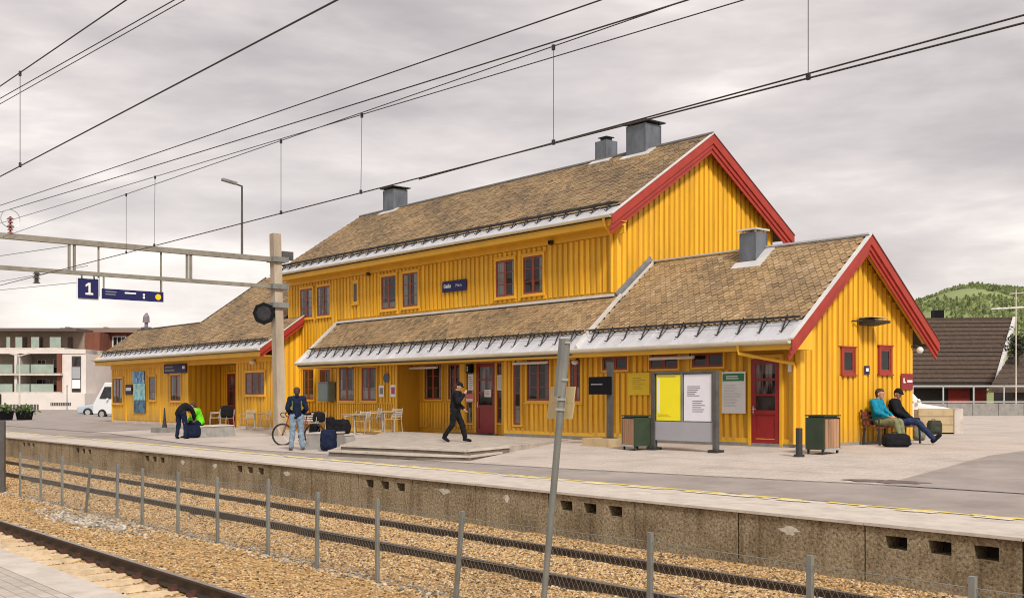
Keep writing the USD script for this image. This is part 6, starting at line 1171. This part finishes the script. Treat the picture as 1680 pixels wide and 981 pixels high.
# ---- vehicles
def hullm(pts, r): M = manifold3d.Manifold; return M.batch_hull([M.sphere(r, 12).translate([float(c) for c in q]) for q in pts])
def vehicle(name, lb, cat, base, rot, L_, W_, H_, m, van=False):
    """A car or van: rounded body and cabin, wheels with rims, glass, lamps. x is ahead."""
    s = thing(name, lb, cat, base, rot, local=True); r = .11; w = W_ / 2 - r; h = L_ / 2
    if van:
        bd = hullm([(-h + r, y, z) for y in (-w, w) for z in (.35, H_ - .15)] + [(h - 1.05, y * .94, H_ - .15) for y in (-w, w)] + [(h - .42, y * .92, 1.30 * H_ / 2.3) for y in (-w, w)] + [(h - r, y * .9, z) for y in (-w, w) for z in (.4, .95)], r)
    else:
        bd = hullm([(-h + r, y, z) for y in (-w, w) for z in (.35, .82)] + [(h - r, y * .9, z) for y in (-w, w) for z in (.35, .66)] + [(h - 1.35, y * .97, .86) for y in (-w, w)], r)
        cb = hullm([(-h + .35, y * .92, .9) for y in (-w, w)] + [(-h + .75, y * .78, H_ - .12) for y in (-w, w)] + [(h - 2.05, y * .78, H_ - .1) for y in (-w, w)] + [(h - 1.25, y * .92, .88) for y in (-w, w)], .09); bd = bd + cb
    M = manifold3d.Manifold
    for wx in (-h + .75, h - .82): bd = bd - M.cylinder(W_ + .4, .36, .36, 20, True).rotate([90, 0, 0]).translate([wx, 0, .30])
    part(s, 'body', MB().tm(bd), m, smooth=35)
    for wx in (-h + .75, h - .82):
        for sy in (-1, 1):
            t = MB(); t.tube([(wx, sy * (W_ / 2 - .22), .32), (wx, sy * (W_ / 2 - .02), .32)], .32, 22); wl = part(s, 'wheel', t, tyre_mat, smooth=40); t = MB(); t.tube([(wx, sy * (W_ / 2 - .05), .32), (wx, sy * (W_ / 2 - .005), .32)], .19, 14); part(wl, 'rim', t, chrome)
    def quad(nm, P, m_): t = MB(); P = [np.array(q, float) for q in P]; n = np.cross(P[1] - P[0], P[2] - P[0]); n /= np.linalg.norm(n); t.hexa([q - n * .012 for q in P] + [q + n * .012 for q in P]); part(s, nm, t, m_)
    yw = W_ / 2
    if van:
        quad('windscreen', [(h - .31, -w * .88, 1.52), (h - .31, w * .88, 1.52), (h - .90, w * .84, H_ - .13), (h - .90, -w * .84, H_ - .13)], car_glass)
        for sy in (-1, 1): quad('side_window', [(h - .62, sy * (yw - .04), 1.4), (h - 1.6, sy * (yw - .0), 1.4), (h - 1.6, sy * (yw - .0), H_ - .34), (h - 1.05, sy * (yw - .03), H_ - .34)], car_glass)
    else:
        quad('windscreen', [(h - 1.22, -w * .84, .99), (h - 1.22, w * .84, .99), (h - 1.96, w * .74, H_ - .06), (h - 1.96, -w * .74, H_ - .06)], car_glass)
        for sy in (-1, 1):
            for x0, x1, x2, x3 in ((h - 1.5, h - 2.35, h - 2.35, h - 2.05), (h - 2.45, -h + .55, -h + .85, h - 2.45)): quad('side_window', [(x0, sy * (w * .93 + .085), .98), (x1, sy * (w * .93 + .085), .98), (x2, sy * (w * .80 + .088), H_ - .14), (x3, sy * (w * .80 + .088), H_ - .14)], car_glass)
    zl2 = .85 if van else .64
    for sy in (-1, 1): t = MB(); t.ball((h - .06, sy * w * .78, zl2), (.07, .19, .09), 1); part(s, 'headlight', t, lamp_white, smooth=True); t = MB(); t.ball((-h + .03, sy * w * .85, .9), (.05, .12, .12), 1); part(s, 'tail_light', t, door_red, smooth=True); t = MB(); t.ball((h - 1.35, sy * (yw + .08), 1.05 if not van else 1.35), (.07, .10, .08), 1); part(s, 'mirror', t, m, smooth=True)
    part(s, 'bumper', MB().box(h - .10, h + .015, -w * .88, w * .88, .32, .5), dark_steel); part(s, 'grille', MB().box(h - .08, h + .01, -w * .5, w * .5, .54, .62 if not van else .75), black_p); part(s, 'number_plate', MB().box(h + .012, h + .025, -.26, .26, .36, .47), white_p); return s
def deg(v): return math.degrees(math.atan2(v[1], v[0]))
lft = deg(-RGT)
q = far(168, 688, 1.60 / ((688 - HORIZ) / FOC)); q[2] = 0; vehicle('van', 'white van half hidden behind the left end of the wing', 'van', q + RGT * 1.9 + FWD * .5, lft - 16, 5.2, 1.95, 2.55, van_white, True)
q = far(130, 684, 1.6 / ((684 - HORIZ) / FOC)); q[2] = 0; vehicle('car', 'silver blue car parked before the block of flats', 'car', q + RGT * 2.0 + FWD * .5, lft + 8, 4.2, 1.75, 1.46, car_blue)
q = far(1556, HORIZ, 42); q[2] = .33; vehicle('car', 'white car with sloping windscreen behind the annex corner', 'car', q - RGT * 2.3, deg(RGT) - 12, 4.6, 1.9, 1.95, car_white)

# planters, street lamps
for i, (px, lb) in enumerate(((8, 'black planter tub at the far left edge of the square'), (40, 'black planter tub with bushy green plant right of the other tub'))):
    q = far(px, 693, 1.6 / ((693 - HORIZ) / FOC)); q[2] = float(ground(*q[:2])); s = thing('planter', lb, 'planter', q, group='planters on the square'); mb = MB(); mb.hexa([q + [-.34, -.34, 0], q + [.34, -.34, 0], q + [.34, .34, 0], q + [-.34, .34, 0], q + [-.42, -.42, .5], q + [.42, -.42, .5], q + [.42, .42, .5], q + [-.42, .42, .5]]); part(s, 'tub', mb, black_p); part(s, 'rim', MB().box(q[0] - .45, q[0] + .45, q[1] - .45, q[1] + .45, q[2] + .5, q[2] + .56), black_p)
    rr = np.random.default_rng(i + 30); mb = MB()
    for k in range(260): c = q + [0, 0, .62] + rr.normal(0, 1, 3) * [.23, .23, .13]; d1, d2 = rr.normal(0, .07, 3), rr.normal(0, .07, 3); mb.add([c, c + d1, c + d1 + d2, c + d2], [[0, 1, 2, 3]])
    part(s, 'plant', mb, leafy, kind='stuff')
q = far(32, 684, 1.6 / ((684 - HORIZ) / FOC)); q[2] = 0; zt2 = EYE + (HORIZ - 582) / FOC * float(np.dot(q - CAM, FWD)); s = thing('street_lamp', 'pale street lamp with two short arms before the white flats', 'street lamp', q); part(s, 'post', MB().tube([q, q * [1, 1, 0] + [0, 0, zt2]], .07, 8, .05), conc_light)
for sg in (-1, 1): part(s, 'lamp_head', MB().bar(q * [1, 1, 0] + [0, 0, zt2 - .1], q * [1, 1, 0] + RGT * sg * .75 + [0, 0, zt2 + .12], .22, .09), conc_light)
q = far(110, 676, 1.6 / ((676 - HORIZ) / FOC)); q[2] = 0; s = thing('post', 'thin grey post left of the silver blue car', 'post', q); part(s, 'pole', MB().tube([q, q + [0, 0, 2.6]], .05, 8), steel_post); part(s, 'cap', MB().tube([q + [0, 0, 2.6], q + [0, 0, 2.68]], .07, 8), steel_post)

# ---- right of the annex: concrete planter box, parapet, railing, house, hill
a0, a1 = on(1509, 711, 2, .33), on(1566, 712, 2, .33); d0 = float(np.dot(a0 - CAM, FWD)); hh = (711 - 671) / FOC * d0
s = thing('wooden_barrier', 'pale board barrier box beyond the seated people', 'barrier', a0); C = Local(a0 + FWD * .1, -3); LL = (1566 - 1509) / FOC * d0
for i in range(3): one(s, 'board', C, wood_beige, 0, LL, 0, .06, .36 + i * hh / 3, .36 + (i + 1) * hh / 3 - .015)
one(s, 'back', C, wood_beige, 0, LL, .09, .5, .34, .33 + hh - .02); one(s, 'post', C, conc_light, LL, LL + .28, -.04, .55, .30, .33 + hh + .02); one(s, 'foot', C, dark_wood, -.05, LL, .05, .4, .2, .36)
DP = 78.0; D_ = Local(far(1500, HORIZ, DP)); sp_ = DP / FOC; dx = lambda px: (px - 1500) * sp_; dz = lambda py: EYE + (HORIZ - py) * sp_
s = thing('parapet', 'low concrete parapet along the street at the far right', 'wall', D_.p(dx(1600), 0, .1)); 
for i in range(14): one(s, 'wall_block', D_, conc_grey, dx(1302 + i * 42) + .02, dx(1344 + i * 42) - .02, 0, .3, -.2, dz(661.5))
one(s, 'kerb', D_, conc_light, dx(1470), dx(1850), -26, -25.6, .0, .42)
s = thing('railing', 'thin metal railing above the parapet at the far right', 'railing', D_.p(dx(1600), .15, dz(661)))
one(s, 'rail', D_, chrome, dx(1302), dx(1850), .11, .19, dz(634.5), dz(632)); one(s, 'rail', D_, chrome, dx(1302), dx(1850), .11, .18, dz(660), dz(658))
for i in range(11): one(s, 'post', D_, chrome, dx(1348 + i * 50), dx(1348 + i * 50) + .08, .11, .19, dz(662), dz(632))
DH = 96.0; sh = DH / FOC
def hpt(px, py, dd): return far(px, py, dd)
hs = thing('house', 'house with a brown tiled roof and red wall below street level', 'house', far(1590, 690, DH))
R0, R1, E0, E1 = hpt(1500, 525, DH + 5), hpt(1661, 524, DH + 5), hpt(1480, 628, DH), hpt(1631, 628, DH)
rfm = MB(); up_ = np.array([0, 0, .18]); rfm.hexa([E0 - up_, E1 - up_, R1 - up_, R0 - up_, E0, E1, R1, R0]); rp_ = part(hs, 'roof', rfm, tile_brown)
back = FWD * 5.2; bm = MB(); bm.hexa([R0 - up_, R1 - up_, R1 + FWD * 5 - [0, 0, 5.6], R0 + FWD * 5 - [0, 0, 5.6], R0 - [0, 0, .01], R1 - [0, 0, .01], R1 + FWD * 5 - [0, 0, 5.4], R0 + FWD * 5 - [0, 0, 5.4]]); part(hs, 'roof', bm, tile_brown)
n = 15
for i in range(n):                                                # courses of tiles, each course stepping proud of the one below
    t0, t1 = i / n, (i + 1) / n; p0, p1, p2, p3 = E0 + (R0 - E0) * t0, E1 + (R1 - E1) * t0, E1 + (R1 - E1) * t1, E0 + (R0 - E0) * t1; nn = np.cross(E1 - E0, R0 - E0); nn /= np.linalg.norm(nn); mb = MB(); mb.hexa([p0 + nn * .01, p1 + nn * .01, p2 + nn * .01, p3 + nn * .01, p0 + nn * .13, p1 + nn * .13, p2 + nn * .04, p3 + nn * .04]); part(rp_, 'tile_course', mb, tile_brown)
mb = MB(); mb.bar(E1 + RGT * .18 + [0, 0, .12] - FWD * .1, R1 + RGT * .18 + [0, 0, .12] - FWD * .1, .3, .34); part(hs, 'verge_board', mb, flash_white); mb = MB(); mb.bar(E0 - [0, 0, .25], E1 - [0, 0, .25], .3, .45); part(hs, 'fascia', mb, dark_wood); mb = MB(); mb.bar(R0 + [0, 0, .08], R1 + [0, 0, .08], .25, .2); part(hs, 'ridge', mb, tile_brown)
wl = Local(E0 + FWD * 1.0); mb = MB(); wl.box(mb, 0, float(np.dot(E1 - E0, RGT)) - .4, 0, 8, -2.1, E0[2] - .2); part(hs, 'wall', mb, dark_wood); e0 = float(np.dot(far(1563, 650, DH) - E0, RGT)); mb = MB(); wl.box(mb, e0, e0 + 1.9, -.06, 0, -1, E0[2] - .35); part(hs, 'wall_panel', mb, red); e1 = float(np.dot(far(1604, 650, DH) - E0, RGT)); mb = MB(); wl.box(mb, e1, e1 + 1.2, -.06, 0, -1, E0[2] - .3); part(hs, 'wall_panel', mb, red)
mb = MB(); v = [E1 - RGT * .35 - [0, 0, .2], E1 - RGT * .35 + FWD * 10 - [0, 0, .2], R1 - RGT * .35 - [0, 0, .2]]; mb.add(v + [q - RGT * .1 for q in v], [[0, 1, 2], [3, 5, 4], [0, 3, 4], [0, 4, 1], [1, 4, 5], [1, 5, 2], [2, 5, 3], [2, 3, 0]]); part(hs, 'gable', mb, dark_wood)
q = hpt(1538, 517, DH + 6); mb = MB(); K_ = Local(q); K_.box(mb, -.45, .45, -.4, .4, R0[2] - .6, EYE + (HORIZ - 509) * sh * 1.06); part(rp_, 'chimney', mb, black_p)
h2 = thing('house', 'second brown roofed house at the right edge of the picture', 'house', far(1680, 690, 90)); D2 = 92
P4 = [hpt(1622, 640, D2 - 6), hpt(1760, 640, D2 - 6), hpt(1760, 552, D2 + 4), hpt(1668, 566, D2 + 2)]; mb = MB(); mb.hexa([q - up_ for q in P4] + P4); r2 = part(h2, 'roof', mb, tile_brown)
for i in range(9):
    t0, t1 = i / 9, (i + 1) / 9; p0, p1, p2, p3 = P4[0] + (P4[3] - P4[0]) * t0, P4[1] + (P4[2] - P4[1]) * t0, P4[1] + (P4[2] - P4[1]) * t1, P4[0] + (P4[3] - P4[0]) * t1; mb = MB(); k = np.array([0, 0, 1.0]); mb.hexa([p0 + k * .01, p1 + k * .01, p2 + k * .01, p3 + k * .01, p0 + k * .14, p1 + k * .14, p2 + k * .04, p3 + k * .04]); part(r2, 'tile_course', mb, tile_brown)
wl2 = Local(P4[0] + FWD * .6 + RGT * 2.2); mb = MB(); wl2.box(mb, 0, 6, 0, 3.5, -2.1, P4[0][2] - .1); part(h2, 'wall', mb, dark_wood)
q = far(1667, 570, 84); s = thing('aerial', 'tall thin pole with long horizontal aerial above the right houses', 'aerial', q * [1, 1, 0]); zt3 = EYE + (HORIZ - 476) * 84 / FOC; part(s, 'mast', MB().tube([q * [1, 1, 0] + [0, 0, -2.1], q * [1, 1, 0] + [0, 0, zt3]], .07, 8, .05), conc_light)
part(s, 'boom', MB().tube([far(1626, 507, 84), far(1700, 503, 84)], .06, 6), lamp_white); part(s, 'boom', MB().tube([far(1656, 482, 84), far(1682, 480, 84)], .045, 6), conc_light)
for px in (1632, 1644, 1656, 1680, 1690): c = far(px, 506 - (px - 1626) * .054, 84); part(s, 'element', MB().tube([c - FWD * .6, c + FWD * .6], .02, 5), conc_light)
mb = MB(); rr = np.random.default_rng(44); q = far(1669, 560, 90)                     # dark shrub between the roofs
for k in range(900): c = q + RGT * rr.normal(0, .38) + FWD * rr.normal(0, .4) + [0, 0, rr.normal(0, .5) - .3]; d1, d2 = rr.normal(0, .09, 3), rr.normal(0, .09, 3); mb.add([c, c + d1, c + d1 + d2, c + d2], [[0, 1, 2, 3]])
s = thing('shrub', 'small dark bush in the gap between the two brown roofs', 'shrub', q * [1, 1, 0]); part(s, 'crown', mb, mat('leaf_dark', (.025, .035, .014), .8, .4, 5), kind='stuff'); part(s, 'trunk', MB().tube([q * [1, 1, 0] - [0, 0, 2.2], q], .1, 6), dark_wood)

# wooded hill
def hillz(u, w):                                                 # u: to the right of the view axis, w: away, in metres
    a = u / np.maximum(w, 1) * FOC + 840                          # where it would lie across the picture
    ridge = np.interp(a, [900, 1250, 1400, 1500, 1560, 1600, 1680, 1800, 2100, 2600], [6, 28, 52, 71, 80, 83, 80, 82, 90, 55])
    s = np.clip((w - 330) / 480, 0, 1.0); s = s * s * (3 - 2 * s); fall = np.clip((1500 - w) / 600, 0, 1)
    p = np.stack([u * .012, w * .012, 0 * u], -1); return -2.5 + (ridge + 10 * (meshkit.fbm(p, 4, 2) - .5)) * s * fall * 1.0
us, ws = np.linspace(60, 1100, 130), np.linspace(320, 1500, 90); U, W = np.meshgrid(us, ws, indexing='ij'); Z = hillz(U, W); V = U[..., None] * RGT + W[..., None] * FWD; V[..., 2] = Z
n, k = U.shape; idx = np.arange(n * k).reshape(n, k); f = np.stack([idx[:-1, :-1].ravel(), idx[1:, :-1].ravel(), idx[1:, 1:].ravel(), idx[:-1, 1:].ravel()], 1)
hill_mat = mat('hill_green', (.24, .285, .11), .95, .3, .02, color2=(.19, .235, .09))
single('hill', MB().add(V.reshape(-1, 3), f), hill_mat, 'green wooded hill rising behind the houses at right', 'hill', kind='structure', smooth=True)
tp = fresh('/World', 'hillside_forest'); pi = UsdGeom.PointInstancer.Define(stage, tp); rr = np.random.default_rng(21); pr = []
for j, (cc, hh_) in enumerate((((.30, .35, .14), 3.4), ((.23, .285, .115), 4.0), ((.34, .38, .17), 3.0), ((.18, .23, .095), 4.6))):
    mb = MB(); conif = j in (1, 3)
    for kk in range(190):
        t = rr.uniform(0, 1); z = (.12 + .88 * t) * hh_; rad = (1 - t) * 1.1 + .15 if conif else 1.7 * math.sin(math.pi * min(.98, t * .9 + .12)) ; a_ = rr.uniform(0, 6.283); q_r = rad * math.sqrt(rr.uniform(.2, 1)); c = np.array([q_r * math.cos(a_), q_r * math.sin(a_), z]); d1, d2 = rr.normal(0, .32, 3), rr.normal(0, .32, 3); mb.add([c, c + d1, c + d1 + d2, c + d2], [[0, 1, 2, 3]])
    mb.tube([(0, 0, 0), (0, 0, hh_ * .6)], .14, 5); pth = f'{tp}/tree_{j:03d}' if j else f'{tp}/tree'; v_, f_ = mb.mesh(); usdkit.mesh(stage, pth, trimesh.Trimesh(v_, f_, process=False), mat(f'forest_{j}', cc, .9, .3, .4, objvar=.22)); pr.append(Sdf.Path(pth))
NT = 60000; uu = rr.uniform(120, 900, NT); w_ = 400 + 560 * rr.beta(1.2, 1.0, NT); ok = (uu / w_ > .2) & (uu / w_ < .75) & (meshkit.fbm(np.stack([uu * .018, w_ * .018, 0 * uu], -1), 3, 8) > .41); uu, w_ = uu[ok], w_[ok]
pp_ = uu[:, None] * RGT + w_[:, None] * FWD; pp_[:, 2] = hillz(uu, w_) - .3; n = len(uu)
pi.CreatePrototypesRel().SetTargets(pr); pi.CreateProtoIndicesAttr(Vt.IntArray.FromNumpy(rr.choice(4, n, p=[.36, .22, .26, .16]).astype(np.int32))); pi.CreatePositionsAttr(Vt.Vec3fArray.FromNumpy(pp_.astype(np.float32))); pi.CreateScalesAttr(Vt.Vec3fArray.FromNumpy(np.repeat(rr.uniform(.3, .75, (n, 1)), 3, 1).astype(np.float32)))
an = rr.uniform(0, 6.28, n); pi.CreateOrientationsAttr(Vt.QuathArray([Gf.Quath(float(math.cos(t / 2)), 0, 0, float(math.sin(t / 2))) for t in an])); keys(pi.GetPrim(), 'mixed green trees covering the hill at right', 'forest', kind='stuff')
